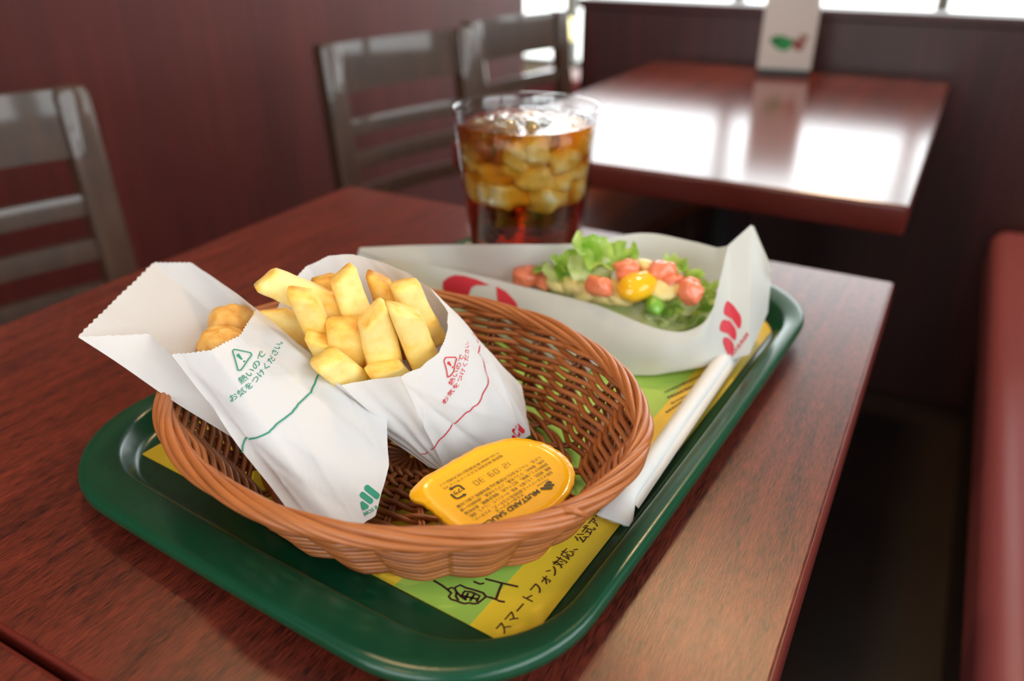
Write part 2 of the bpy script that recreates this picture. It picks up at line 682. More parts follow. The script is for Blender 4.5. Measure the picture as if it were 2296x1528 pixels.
struct('floor', box_vf(-3.2, 0.95, -2.6, 4.6, -0.1, 0.0), 'floor')
struct('ceiling', box_vf(-3.2, 0.95, -2.6, 4.6, 2.6, 2.7), 'ceiling')
struct('wall_left', box_vf(-1.5, -1.4, -2.5, 2.65, 0, 2.6), 'wall_wood')
struct('wall_side', box_vf(-3.2, -3.1, -2.5, 4.5, 0, 2.6), 'plaster')
# window wall beyond the partition
struct('wall_back', merge(box_vf(-3.1, 0.85, YW, YW + .1, 0, 0.22), box_vf(-3.1, 0.85, YW, YW + .1, 2.5, 2.6),
                          box_vf(-3.1, -3.05, YW, YW + .1, .22, 2.5), box_vf(0.8, 0.85, YW, YW + .1, .22, 2.5)), 'plaster')
struct('wall_right', merge(box_vf(0.85, 0.95, -2.5, 4.6, 0, 0.9), box_vf(0.85, 0.95, -2.5, 4.6, 2.3, 2.6),
                           box_vf(0.85, 0.95, -2.5, -1.4, 0.9, 2.3), box_vf(0.85, 0.95, 0.9, 1.75, 0.9, 2.3), box_vf(0.85, 0.95, 3.8, 4.6, 0.9, 2.3)), 'part_wood')
struct('wall_front', merge(box_vf(-3.1, 0.85, -2.6, -2.5, 0, 0.8), box_vf(-3.1, 0.85, -2.6, -2.5, 2.4, 2.6),
                           box_vf(-3.1, -1.5, -2.6, -2.5, .8, 2.4), box_vf(0.7, 0.85, -2.6, -2.5, .8, 2.4)), 'plaster')


def window(name, x0, x1, y0, y1, z0, z1, n, axis):
    """glazed opening: frame bars (uprights), one pane between each two"""
    e = bpy.data.objects.new(name, None)
    e.location = ((x0 + x1) / 2, (y0 + y1) / 2, z0)
    COL.objects.link(e)
    e['kind'] = 'structure'
    d = 0.03
    a0, a1 = (x0, x1) if axis == 'x' else (y0, y1)
    c = (y0 + y1) / 2 if axis == 'x' else (x0 + x1) / 2
    def bar(p0, p1, q0, q1, nm='window_frame', mat='frame', t=d):
        vf = box_vf(p0, p1, c - t, c + t, q0, q1) if axis == 'x' else box_vf(c - t, c + t, p0, p1, q0, q1)
        mk(nm, vf[0], vf[1], mat, e, smooth=False)
    for i in range(n + 1):
        p = a0 + (a1 - a0) * i / n
        bar(p - 0.03, p + 0.03, z0, z1, 'mullion')
    bar(a0, a1, z0, z0 + 0.05, 'bottom_rail')
    bar(a0, a1, z1 - 0.05, z1, 'top_rail')
    for i in range(n):
        p, q = a0 + (a1 - a0) * i / n + .03, a0 + (a1 - a0) * (i + 1) / n - .03
        bar(p, q, z0 + .05, z1 - .05, 'pane', 'pane', 0.003)


window('window_1', -3.05, 0.8, YW + .02, YW + .08, 0.22, 2.5, 4, 'x')
window('window_2', 0.87, 0.93, -1.4, 0.9, 0.9, 2.3, 3, 'y')
window('window_4', 0.87, 0.93, 1.75, 3.8, 0.9, 2.3, 3, 'y')
window('window_3', -1.5, 0.7, -2.58, -2.52, 0.8, 2.4, 3, 'x')
struct('ground', box_vf(-25, 25, 4.7, 40, -0.35, -0.25), 'pave')

# low wood partition behind the far table
pt = thing('booth_partition', (-0.1, 1.9, 0), 'low dark maroon wood partition behind the table with the card stand', 'partition')
v, f = box_vf(-0.83, 0.85, 1.865, 1.935, 0, T + 0.098)
mk('panel', v, f, 'part_wood', pt, smooth=False)
v, f = box_vf(-0.84, 0.85, 1.858, 1.942, T + 0.098, T + 0.118, 0.004)
mk('cap', v, f, 'part_wood', pt, smooth=False)

# booth bench on the right
bn = thing('bench_seat', (0.4, 0.4, 0), 'long padded maroon vinyl bench along the right wall', 'bench')
v, f = box_vf(0.125, 0.64, -1.4, 1.853, 0.33, 0.44, 0.03, 4)
mk('cushion', v, f, 'vinyl', bn, smooth='boxy')
v, f = box_vf(0.17, 0.64, -1.4, 1.853, 0.0, 0.33)
mk('plinth', v, f, 'plinth', bn, smooth=False)
v, f = box_vf(0.64, 0.845, -1.4, 1.853, 0.0, 0.84, 0.03, 3)
mk('backrest', v, f, 'vinyl', bn, smooth='boxy')


# ------------------------------------------------------------------ tables
def table(x0, x1, y0, y1, label, top='table', rot=0.0):
    t = thing('restaurant_table', ((x0 + x1) / 2, (y0 + y1) / 2, 0), label, 'table')
    v, f = box_vf(x0 + .0022, x1 - .0022, y0 + .0022, y1 - .0022, T - 0.033, T, 0.0012, 2)
    mk('tabletop', v, f, top, t, smooth=False)
    # softened edge band around the top, as one loop standing out a little
    prof = [(0.0, T - 0.0012), (0.0012, T - 0.0004), (0.0026, T - 0.0022), (0.003, T - 0.005), (0.003, T - 0.031), (0.0015, T - 0.034), (-0.01, T - 0.034)]
    V, F = [], []
    r = 0.004
    ring = []
    for (cx, cy, a0) in ((x1 - r, y1 - r, 0), (x0 + r, y1 - r, 90), (x0 + r, y0 + r, 180), (x1 - r, y0 + r, 270)):
        for k in range(5):
            a = math.radians(a0 + k * 22.5)
            ring.append((cx, cy, math.cos(a), math.sin(a)))
    n = len(ring)
    for (o, z) in prof:
        for (cx, cy, c, s) in ring:
            V.append((cx + (r - .003 + o) * c, cy + (r - .003 + o) * s, z))
    for i in range(len(prof) - 1):
        for k in range(n):
            F.append((i * n + k, i * n + (k + 1) % n, (i + 1) * n + (k + 1) % n, (i + 1) * n + k))
    mk('edge_band', V, F, 'table_edge', t)
    cx, cy = (x0 + x1) / 2, (y0 + y1) / 2
    v, f = lathe_vf([(0.001, 0), (0.04, 0), (0.04, T - 0.045), (0.001, T - 0.045)], (cx, cy, 0.0), 24)
    mk('column', v, f, 'iron', t, auto=0.6)
    v, f = lathe_vf([(0.001, 0.0), (0.2, 0.0), (0.205, 0.012), (0.19, 0.022), (0.05, 0.04), (0.001, 0.042)], (cx, cy, 0.0), 32)
    mk('foot', v, f, 'iron', t, auto=0.6)
    v, f = box_vf(cx - .15, cx + .15, cy - .15, cy + .15, T - 0.046, T - 0.034)
    mk('mounting_plate', v, f, 'iron', t, smooth=False)
    return t


table(-0.611, -0.012, 0.1115, 0.714, 'square mahogany table under the green tray')
table(-0.611, -0.012, -0.497, 0.1085, 'mahogany table pushed up against the table with the tray')
table(-0.615, -0.02, 0.945, 1.81, 'polished mahogany table with a white card stand on it', 'table_far')


# ------------------------------------------------------------------ chairs
def chair(loc, rotz, label):
    c = thing('ladder_back_chair', (loc[0], loc[1], 0), label, 'chair', 'dark wooden chairs along the wall', rotz)
    Hh = T + 0.10
    w2 = 0.175
    def L(name, vf, mat='chair', **k):
        return mk(name, vf[0], vf[1], mat, c, local=True, **k)
    # the origin is under the top rail; the back leans to -x as it rises
    def bx(z):
        return 0.085 * (1 - (z / Hh)) if z > 0.42 else 0.085 * (1 - 0.42 / Hh) - 0.05 * (0.42 - z)
    for s in (-1, 1):
        V, F = [], []
        zs = [0, .2, .42, .5, .6, .7, Hh - .01, Hh]
        for z in zs:
            x = bx(z)
            k = 0.8 if z == Hh else 1
            for (dx, dy) in ((-.013, -.019), (.013, -.019), (.017, -.012), (.017, .012), (.013, .019), (-.013, .019)):
                V.append((x + dx * k, s * (w2 - .019) + dy * k, z))
        for i in range(len(zs) - 1):
            for q in range(6):
                F.append((i * 6 + q, i * 6 + (q + 1) % 6, (i + 1) * 6 + (q + 1) % 6, (i + 1) * 6 + q))
        F += [tuple(range(6)), tuple(range(6 * len(zs) - 6, 6 * len(zs)))]
        L('back_post', (V, F), auto=0.5)
    def rail(name, z0, z1, th, curve):
        V, F = [], []
        n = 14
        for i in range(n + 1):
            y = -w2 + .012 + (2 * w2 - .024) * i / n
            d = -curve * (1 - (y / w2) ** 2)
            for (dx, z) in ((-th / 2, z0), (th / 2, z0), (th / 2 + .0, (z0 + z1) / 2), (th / 2 - .002, z1), (-th / 2, z1)):
                V.append((bx(z) + d + dx, y, z))
        for i in range(n):
            for q in range(5):
                F.append((i * 5 + q, i * 5 + (q + 1) % 5, (i + 1) * 5 + (q + 1) % 5, (i + 1) * 5 + q))
        F += [tuple(range(5)), tuple(range(5 * n, 5 * n + 5))]
        L(name, (V, F), auto=0.5)
    rail('top_rail', Hh - .082, Hh - .002, .022, .022)
    for z in (Hh - .142, Hh - .200, Hh - .258):
        rail('slat', z - .013, z + .013, .016, .018)
    v, f = box_vf(0.03, 0.40, -w2, w2, 0.425, 0.45, 0.01, 3)
    L('seat', (v, f), 'seat', smooth='boxy')
    for s in (-1, 1):
        v, f = box_vf(0.355, 0.39, s * (w2 - .018) - .016, s * (w2 - .018) + .016, 0, 0.425, 0.004)
        L('front_leg', (v, f), smooth=False)
        v, f = box_vf(0.05, 0.37, s * (w2 - .018) - .009, s * (w2 - .018) + .009, 0.18, 0.205, 0.003)
        L('stretcher', (v, f), smooth=False)
    v, f = box_vf(0.362, 0.382, -w2 + .03, w2 - .03, 0.36, 0.425, 0.003)
    L('apron', (v, f), smooth=False)
    return c


chair((-0.988, 0.462), math.radians(-13), 'dark wooden ladder-back chair drawn up to the table with the tray')
chair((-0.895, 1.216), math.radians(-13.5), 'ladder-back chair at the card stand table, next to the tray table')
chair((-0.872, 1.620), math.radians(-9.3), 'ladder-back chair at the card stand table, beside the partition end')

# ------------------------------------------------------------------ card stand on the far table
cs = thing('card_stand', (-0.325, 1.745, T), 'upright white card stand with green and brown print on polished table', 'card stand')
cx, cy = -0.325, 1.745
ca, sa = math.cos(math.radians(10)), math.sin(math.radians(10))
def csp(u, vv, z):
    return (cx + ca * u - sa * vv, cy + sa * u + ca * vv, T + z)
def cbox(u0, u1, v0, v1, z0, z1):
    v, f = box_vf(u0, u1, v0, v1, z0, z1, 0.001)
    return [csp(*p) for p in v], f
v, f = cbox(-.052, .052, -.002, .002, .012, .21)
mk('card', v, f, 'stand', cs, smooth=False)
v, f = cbox(-.05, .05, -.022, .022, .0, .012)
mk('base', v, f, 'iron', cs, smooth=False)
for (u, z, ru, rz, mt, nm) in ((-.009, .062, .020, .015, 'pr_g', 'green_print'), (-.024, .066, .010, .008, 'pr_g', 'green_print'), (.021, .060, .012, .012, 'pr_r', 'brown_print'), (.030, .074, .008, .006, 'pr_r', 'brown_print')):
    P = [csp(u + ru * math.cos(a) * (1 + .15 * math.sin(3 * a)), -.0024, z + rz * math.sin(a) * (1 + .2 * math.cos(2 * a + 1))) for a in [2 * math.pi * k / 20 for k in range(20)]]
    mk(nm, P, [tuple(range(20))], mt, cs, smooth=False)

# ------------------------------------------------------------------ far corner beyond the chairs
gl = thing('globe_lamp', (-2.0, 4.3, 0.0), 'glowing pale yellow globe lamp by the far window', 'lamp')
v, f = lathe_vf([(0.001, 0), (.09, 0), (.09, .015), (.012, .03), (.012, .40), (.03, .41), (.001, .412)], (-2.0, 4.3, 0.0), 20)
mk('stem', v, f, 'frame', gl)
v, f = lathe_vf([(max(.001, .062 * math.sin(a)), .47 - .062 * math.cos(a)) for a in [math.pi * k / 12 for k in range(13)]], (-2.0, 4.3, 0.0), 24)
mk('globe', v, f, 'globe', gl)
st = thing('low_stool', (-1.72, 3.72, 0), 'low red padded stool in the far corner by the window', 'stool')
v, f = box_vf(-1.9, -1.54, 3.55, 3.9, 0.22, 0.34, 0.03, 3)
mk('cushion', v, f, 'vinyl', st, smooth='boxy')
for (a, b) in ((-1.87, 3.58), (-1.57, 3.58), (-1.87, 3.87), (-1.57, 3.87)):
    v, f = box_vf(a - .015, a + .015, b - .015, b + .015, 0, 0.22)
    mk('leg', v, f, 'chair', st, smooth=False)

# ceiling downlights
for i, (x, y, r) in enumerate(((-0.31, 1.94, 0.13), (-0.95, 0.9, 0.078), (-0.5, -1.0, 0.078), (-2.1, 3.4, 0.078))):
    d = thing('ceiling_downlight', (x, y, 2.55), 'wide warm ceiling light above the card stand table' if r > .1 else 'round warm downlight set in the white ceiling', 'light', None if r > .1 else 'downlights in the ceiling')
    v, f = lathe_vf([(r - .003, 0.05), (r + .017, 0.05), (r + .017, 0.035), (r + .002, 0.03), (r - .003, 0.035)], (x, y, 2.55), 28, close=True)
    mk('trim_ring', v, f, 'frame', d)
    v, f = lathe_vf([(0.001, 0.04), (r, 0.04)], (x, y, 2.55), 28)
    mk('diffuser', v, f, 'lamp', d)

# ------------------------------------------------------------------ tray
TA = math.radians(-4.1)
TC = (-0.2285, 0.3985)
def tw(u, v, z):
    return (TC[0] + math.cos(TA) * u - math.sin(TA) * v, TC[1] + math.sin(TA) * u + math.cos(TA) * v, T + z)
def rrect(hw, hl, r, bow, k=14):
    P = []
    for (cx, cy, a0) in ((hw - r, hl - r, 0), (-hw + r, hl - r, 90), (-hw + r, -hl + r, 180), (hw - r, -hl + r, 270)):
        for i in range(k + 1):
            a = math.radians(a0 + 90 * i / k)
            P.append((cx + r * math.cos(a), cy + r * math.sin(a)))
    # subdivide the long straight runs evenly
    out = []
    n = len(P)
    for i in range(n):
        a, b = P[i], P[(i + 1) % n]
        m = 12 if i % (k + 1) == k else 1
        for j in range(m):
            fq = j / m
            out.append((a[0] + (b[0] - a[0]) * fq, a[1] + (b[1] - a[1]) * fq))
    res = []
    for (x, y) in out:
        res.append((x + math.copysign(bow * 0.6 * max(0, 1 - (y / hl) ** 2), x) * (abs(x) / hw) ** 3,
                    y + math.copysign(bow * max(0, 1 - (x / hw) ** 2), y) * (abs(y) / hl) ** 3))
    return res


prof = [(.1485, .2235, .064, .0115), (.1535, .2275, .068, .0115), (.1545, .2288, .069, .0135), (.1548, .2292, .0692, .0165),
        (.1540, .2283, .0685, .0186), (.1525, .2266, .067, .0195), (.1505, .2240, .066, .0195), (.1465, .2150, .060, .0186), (.1440, .2070, .054, .0174), (.1430, .2052, .053, .0168),
        (.1420, .2038, .052, .0155), (.1390, .2000, .050, .0085), (.1375, .1985, .049, .0062), (.1350, .1960, .047, .0050)]
V, F = [], []
n = None
for (hw, hl, r, z) in prof:
    R = rrect(hw, hl, r, 0.003)
    n = len(R)
    V += [tw(x, y, z) for x, y in R]
for i in range(len(prof) - 1):
    for k in range(n):
        F.append((i * n + k, i * n + (k + 1) % n, (i + 1) * n + (k + 1) % n, (i + 1) * n + k))
F.append(tuple((len(prof) - 1) * n + k for k in range(n)))
under = [(.1455, .2165, .062, .0162), (.1420, .2050, .054, .0145), (.1365, .1978, .048, .0010), (.1335, .1945, .046, .0004)]
base_i = len(V)
for (hw, hl, r, z) in under:
    V += [tw(x, y, z) for x, y in rrect(hw, hl, r, 0.003)]
for k in range(n):
    F.append((k, (k + 1) % n, base_i + (k + 1) % n, base_i + k))
for i in range(len(under) - 1):
    for k in range(n):
        a = base_i + i * n
        F.append((a + k, a + (k + 1) % n, a + n + (k + 1) % n, a + n + k))
F.append(tuple(base_i + 3 * n + k for k in range(n)))
tag(mk('serving_tray', V, F, 'tray', auto=0.9), 'dark green plastic serving tray on the mahogany table', 'tray')

# ------------------------------------------------------------------ printed tray mat
MA = math.radians(-4.2)
MC = (-0.2235, 0.3970)
def mw(u, v, z=0.0):
    return (MC[0] + math.cos(MA) * u - math.sin(MA) * v, MC[1] + math.sin(MA) * u + math.cos(MA) * v, T + 0.0056 + z)
def m_inv(p):
    dx, dy = p[0] - MC[0], p[1] - MC[1]
    return (dx * math.cos(MA) + dy * math.sin(MA), -dx * math.sin(MA) + dy * math.cos(MA))
tm = thing('paper_tray_mat', (MC[0], MC[1], T + 0.005), 'yellow and lime green printed paper mat lining the tray', 'tray mat')
HW, HL = .1285, .182
v, f = box_vf(-HW, HW, -HL, HL, -0.0004, 0.0)
mk('sheet', [mw(*p) for p in v], f, 'mat_y', tm, smooth=False)
v, f = box_vf(0.060, HW - .026, -HL, HL, 0, 0.0001)
v2, f2 = box_vf(-0.09, 0.060, -HL + 0.09, HL - .03, 0, 0.0001)
v, f = merge((v, f), (v2, f2))
mk('green_panel', [mw(*p) for p in v], f, 'mat_g', tm, smooth=False)

def mat_text(name, body, p0, p1, n_chars, bold, mat='mat_t', hscale=1.0):
    """text along p0 -> p1 (points on the mat) with n_chars pitches, tops turned left"""
    a, b = Vector(m_inv(p0)), Vector(m_inv(p1))
    d = (b - a)
    pitch = d.length / n_chars
    d.normalize()
    up = Vector((-d.y, d.x))
    V2, F2, wd = text2d(body, bold)
    V = [mw(*(a + d * x * pitch + up * y * pitch * hscale), 0.00025) for x, y in V2]
    return mk(name, V, F2, mat, tm, smooth=False)


mat_text('mat_lettering', 'スマートフォン対応、公式アプリ登', (-0.1190,0.2105,0.7260), (-0.1109,0.2972,0.7260), 12.75, 0.008)


def mat_stroke(pts, wd, closed=False):
    L2 = [m_inv(p) for p in pts]
    return ribbon2d(L2, wd, closed)


# line drawing of a hand beside the basket
strokes = [
    [(-0.1629,0.2223,0.7260), (-0.1582,0.2217,0.7260), (-0.1543,0.2207,0.7260), (-0.1515,0.2197,0.7260), (-0.1514,0.2173,0.7260), (-0.1495,0.2165,0.7260), (-0.1467,0.2169,0.7260), (-0.1445,0.2169,0.7260), (-0.1428,0.2172,0.7260), (-0.1414,0.2186,0.7260), (-0.1397,0.2189,0.7260), (-0.1380,0.2199,0.7260)],
    [(-0.1543,0.2207,0.7260), (-0.1533,0.2225,0.7260), (-0.1516,0.2228,0.7260), (-0.1497,0.2213,0.7260), (-0.1486,0.2189,0.7260), (-0.1464,0.2176,0.7260)],
    [(-0.1497,0.2213,0.7260), (-0.1465,0.2200,0.7260), (-0.1433,0.2194,0.7260)],
    [(-0.1380,0.2199,0.7260), (-0.1374,0.2220,0.7260), (-0.1366,0.2254,0.7260), (-0.1346,0.2259,0.7260), (-0.1319,0.2262,0.7260)],
    [(-0.1442,0.2262,0.7260), (-0.1414,0.2265,0.7260), (-0.1388,0.2267,0.7260), (-0.1366,0.2254,0.7260)],
    [(-0.1343,0.2361,0.7260), (-0.1334,0.2321,0.7260), (-0.1319,0.2262,0.7260), (-0.1300,0.2260,0.7260), (-0.1276,0.2267,0.7260)],
    [(-0.1425,0.2347,0.7260), (-0.1391,0.2353,0.7260), (-0.1343,0.2361,0.7260), (-0.1267,0.2377,0.7260)],
    [(-0.1465,0.2200,0.7260), (-0.1468,0.2236,0.7260), (-0.1437,0.2246,0.7260), (-0.1394,0.2245,0.7260), (-0.1388,0.2206,0.7260)],
    [(-0.1442,0.2194,0.7260), (-0.1448,0.2234,0.7260)], [(-0.1416,0.2197,0.7260), (-0.1420,0.2243,0.7260)],
    [(-0.1464,0.2207,0.7260), (-0.1390,0.2223,0.7260)],
    [(-0.1519,0.2233,0.7260), (-0.1506,0.2259,0.7260), (-0.1476,0.2256,0.7260), (-0.1442,0.2262,0.7260)],
    [(-0.1464,0.2307,0.7260), (-0.1430,0.2307,0.7260), (-0.1415,0.2321,0.7260)],
]
mk('hand_drawing', *(lambda vf: ([mw(x, y, .00025) for x, y in vf[0]], vf[1]))(merge(*[mat_stroke(s, .0011) for s in strokes])), 'mat_t', tm, smooth=False)
# small print further along the green panel, too fine to read
random.seed(3)
parts = []
for row, (a, b, hgt) in enumerate((((-0.1242,0.4331,0.7260), (-0.1085,0.4692,0.7260), .0016), ((-0.1203,0.4277,0.7260), (-0.0984,0.4768,0.7260), .0022), ((-0.1161,0.4221,0.7260), (-0.1021,0.4580,0.7260), .0013), ((-0.1156,0.4106,0.7260), (-0.1065,0.4428,0.7260), .0013), ((-0.1098,0.3952,0.7260), (-0.1059,0.4131,0.7260), .0013))):
    A, B = Vector(m_inv(a)), Vector(m_inv(b))
    d = (B - A)
    L_ = d.length
    d.normalize()
    x = 0
    while x < L_:
        l_ = random.uniform(.001, .0026)
        parts.append(ribbon2d([A + d * x, A + d * min(L_, x + l_)], hgt))
        x += l_ + .0008
vf = merge(*parts)
mk('fine_print', [mw(x, y, .00025) for x, y in vf[0]], vf[1], 'mat_t', tm, smooth=False)

# ------------------------------------------------------------------ wicker basket
BK = thing('wicker_basket', (-0.226, 0.295, T + 0.006), 'oval orange brown wicker basket holding the paper bags', 'basket')
BA = math.radians(-8)
def oval(q, an, dr=0.0, dz=0.0):
    """q 0 at the base edge .. 1 at the rim; dr pushes outwards"""
    if q < 0:
        k = 1 + q
        a, b, z = .101 * k, .083 * k, .0125
        cx, cy = -.2215, .2915
    else:
        e = q ** 1.05
        a, b = .101 + (.1325 - .101) * e, .083 + (.1075 - .083) * e
        z = .0115 + .0450 * q
        cx, cy = -.2215 - .0050 * q, .2915 - .003 * q
    x, y = (a + dr) * math.cos(an), (b + dr) * math.sin(an)
    return (cx + x * math.cos(BA) - y * math.sin(BA), cy + x * math.sin(BA) + y * math.cos(BA), T + z + dz)


NS = 22
rows = [0.03 + 0.92 * i / 9 for i in range(10)]
seg = NS * 10
for ri, q in enumerate(rows):
    for s in (0, 1):
        pts = []
        for i in range(seg):
            an = 2 * math.pi * i / seg
            ph = NS / 2 * an + s * math.pi
            wob = 0.0004 * math.sin(5 * an + ri * 1.7 + s)
            amp = 0.0036
            tri = 0.55 * 2 / math.pi * math.asin(max(-1, min(1, math.cos(ph)))) + 0.45 * math.cos(ph)
            pts.append(oval(q, an, amp * tri + wob, 0.0013 * math.sin(ph) + wob))
        v, f = tube_vf(pts, 0.00165, 7, closed=True, up=(0, 0, 1))
        mk('weaver', v, f, 'wicker' if (ri + s) % 3 else 'wicker_d', BK)
for k in (-.10, -.20, -.30, -.40, -.50, -.60, -.70, -.80):
    for s in (0, 1):
        pts = []
        for i in range(NS * 6):
            an = 2 * math.pi * i / (NS * 6)
            ph = NS / 2 * an + s * math.pi
            pts.append(oval(k, an, 0.001 * math.sin(ph), 0.0018 * math.cos(ph)))
        v, f = tube_vf(pts, 0.0015, 6, closed=True, up=(0, 0, 1))
        mk('base_weaver', v, f, 'wicker_d', BK)
for i in range(NS):
    for off in (-.016, .016):
        an = 2 * math.pi * (i + .5 * 0) / NS + off
        pts = [oval(-.95 + .95 * k / 5, an) for k in range(5)] + [oval(k / 8, an) for k in range(9)]
        v, f = tube_vf(pts, 0.0012, 6, up=(0.3, 0.2, 0.9))
        mk('stake', v, f, 'wicker_d', BK)
# rolled border of thick strands
for s in range(7):
    pts = []
    N_ = 300
    for i in range(N_):
        an = 2 * math.pi * i / N_
        ph = -5 * an + 2 * math.pi * s / 7 + 0.35 * math.sin(3 * an + s)
        pts.append(oval(1.0, an, 0.0035 * math.cos(ph) + .0004 * math.sin(7 * an + s * 2) + 0.001, 0.0031 * math.sin(ph) + .0003 * math.sin(4 * an + s) + .0004))
    rr = [0.00185 + .0002 * math.sin(9 * 2 * math.pi * i / N_ + s * 1.3) for i in range(N_)]
    v, f = tube_vf(pts, rr, 9, closed=True, up=(0, 0, 1))
    mk('border_strand', v, f, 'wicker', BK)
pts = [oval(1.0, 2 * math.pi * i / 120, .001, .0012) for i in range(120)]
v, f = tube_vf(pts, 0.0026, 8, closed=True, up=(0, 0, 1))
mk('border_core', v, f, 'wicker_d', BK)
# one loose end sticking out of the rim
a_ = math.radians(-20)
v, f = tube_vf([oval(1, a_, -.001, .003), oval(1, a_ + .05, .004, .004), oval(1, a_ + .09, .0075, .0015)], [.0016, .0015, .0012], 7)
mk('strand_end', v, f, 'wicker', BK)


class Bag:
    """paper bag lofted from a bottom outline to a mouth outline; s runs round the mouth, t from bottom to mouth"""
    def __init__(self, ctrl, front, creases=(), seed=0.0):
        self.c = ctrl
        self.front = front
        self.n = len(ctrl)
        self.cre = creases
        self.seed = seed

    def P(self, s, t, flat=False):
        n = self.n
        i = int(math.floor(s)) % n
        f = s - math.floor(s)
        a, b = self.c[i], self.c[(i + 1) % n]
        B = [a[0][k] + (b[0][k] - a[0][k]) * f for k in range(3)]
        Mo = [a[1][k] + (b[1][k] - a[1][k]) * f for k in range(3)]
        bul = a[2] + (b[2] - a[2]) * (0.5 - 0.5 * math.cos(math.pi * f))
        p = [B[k] + (Mo[k] - B[k]) * t for k in range(3)]
        c = [sum((q[0][k] + (q[1][k] - q[0][k]) * t) for q in self.c) / n for k in range(3)]
        o = [p[k] - c[k] for k in range(3)]
        l = math.sqrt(sum(x * x for x in o)) or 1.0
        amt = bul * math.sin(math.pi * min(1.0, 0.06 + 0.88 * max(0.0, t))) ** 0.7
        w = 0.0009 * math.sin(9.1 * t + 2.3 * s + self.seed) * math.sin(5.3 * s - 4 * t + self.seed)
        for (cs, ct, k, wd, amp) in self.cre:
            dd = (s - cs) * k[0] + (t - ct) * k[1]
            w += amp * math.exp(-abs(dd) / wd)
        amt += w * math.sin(math.pi * min(1.0, max(0.0, 0.1 + 0.8 * t)))
        return tuple(p[k] + o[k] / l * amt for k in range(3))


bag1 = Bag([
    ((-0.2164,0.2007,0.7460), (-0.3166,0.2239,0.8040), 0.0),
    ((-0.2019,0.2132,0.7470), (-0.2986,0.2328,0.8080), 0.009),
    ((-0.1982,0.2265,0.7500), (-0.2952,0.2467,0.8100), 0.010),
    ((-0.2076,0.2498,0.7600), (-0.3038,0.2663,0.8110), 0.006),
    ((-0.2217,0.2710,0.7690), (-0.3057,0.2728,0.8110), 0.0),
    ((-0.2253,0.2722,0.7650), (-0.3470,0.2894,0.8100), 0.0),
    ((-0.2251,0.2696,0.7610), (-0.3908,0.3041,0.8100), 0.001),
    ((-0.2137,0.2548,0.7560), (-0.4208,0.2998,0.8060), 0.0),
    ((-0.2043,0.2315,0.7480), (-0.4015,0.2570,0.8020), 0.003),
    ((-0.2136,0.2199,0.7500), (-0.3847,0.2191,0.7990), 0.0),
    ((-0.2132,0.2147,0.7500), (-0.3518,0.2384,0.8000), 0.0),
], (0.0, 4.0), creases=((0.45, 0.5, (1.0, 0.25), 0.12, 0.0014), (2.2, 0.22, (0.35, 1.0), 0.04, 0.0016), (3.2, 0.25, (0.3, -1.0), 0.05, -0.0016), (1.3, 0.16, (0.4, 1), 0.04, -0.0014), (2.8, 0.12, (1.0, 0.7), 0.08, 0.0015), (1.6, 0.3, (0.8, -0.5), 0.06, 0.0010)), seed=0.4)

bag2 = Bag([
    ((-0.1949,0.2832,0.7380), (-0.2134,0.2737,0.7950), 0.001),
    ((-0.1869,0.2975,0.7380), (-0.2088,0.2851,0.7970), 0.005),
    ((-0.1790,0.3080,0.7400), (-0.2074,0.2968,0.8000), 0.008),
    ((-0.1732,0.3177,0.7410), (-0.2112,0.3101,0.8050), 0.009),
    ((-0.1695,0.3264,0.7420), (-0.2172,0.3209,0.8090), 0.007),
    ((-0.1818,0.3465,0.7480), (-0.2309,0.3266,0.8180), 0.004),
    ((-0.1877,0.3542,0.7540), (-0.2476,0.3297,0.8230), 0.002),
    ((-0.1970,0.3449,0.7520), (-0.2668,0.3287,0.8260), 0.003),
    ((-0.2073,0.3317,0.7500), (-0.2809,0.3260,0.8280), 0.004),
    ((-0.2135,0.3174,0.7500), (-0.2946,0.3219,0.8260), 0.004),
    ((-0.2166,0.3037,0.7480), (-0.3064,0.3154,0.8200), 0.003),
    ((-0.2141,0.2910,0.7460), (-0.3087,0.2981,0.8120), 0.002),
    ((-0.2103,0.2830,0.7420), (-0.3017,0.2814,0.8040), 0.002),
    ((-0.2058,0.2804,0.7400), (-0.2905,0.2774,0.7970), 0.003),
    ((-0.2025,0.2801,0.7390), (-0.2618,0.2649,0.7900), 0.003),
    ((-0.1995,0.2815,0.7380), (-0.2421,0.2625,0.7880), 0.002),
    ((-0.1970,0.2820,0.7380), (-0.2284,0.2692,0.7910), 0.001),
], (-2.0, 5.0), creases=((2.0, 0.45, (0.25, 1.0), 0.03, 0.0012), (3.4, 0.3, (0.6, -1.0), 0.05, 0.0014), (0.0, 0.4, (1.0, 0.15), 0.15, 0.0009), (-0.9, 0.5, (1.0, 0.2), 0.15, -0.0016), (1.4, 0.2, (0.5, 1.0), 0.05, -0.0016), (-0.4, 0.25, (0.6, -1.0), 0.05, 0.0016), (4.2, 0.35, (0.8, 0.9), 0.07, -0.002)), seed=1.9)



def bag_obj(bag, label, jag=1.0):
    root = thing('paper_bag', tuple(Vector(bag.P(2, 0.0)) - Vector((0, 0, 0.005))), label, 'bag', 'hot snack bags in the basket')
    K, J = 16, 34
    V, F = [], []
    n = bag.n * K
    for j in range(J + 1):
        for i in range(n):
            t = j / J
            if j == J:
                t += jag * (0.0035 if i % 2 else -0.002) * (0.6 + 0.8 * random.random())
            V.append(bag.P(i / K, t))
    for j in range(J):
        for i in range(n):
            F.append((j * n + i, j * n + (i + 1) % n, (j + 1) * n + (i + 1) % n, (j + 1) * n + i))
    c = Vector((0, 0, 0))
    for i in range(n):
        c += Vector(V[i]) / n
    V.append(tuple(c))
    for i in range(n):
        F.append((i, (i + 1) % n, len(V) - 1))
    mk('paper_shell', V, F, 'paper', root, auto=0.7)
    return root


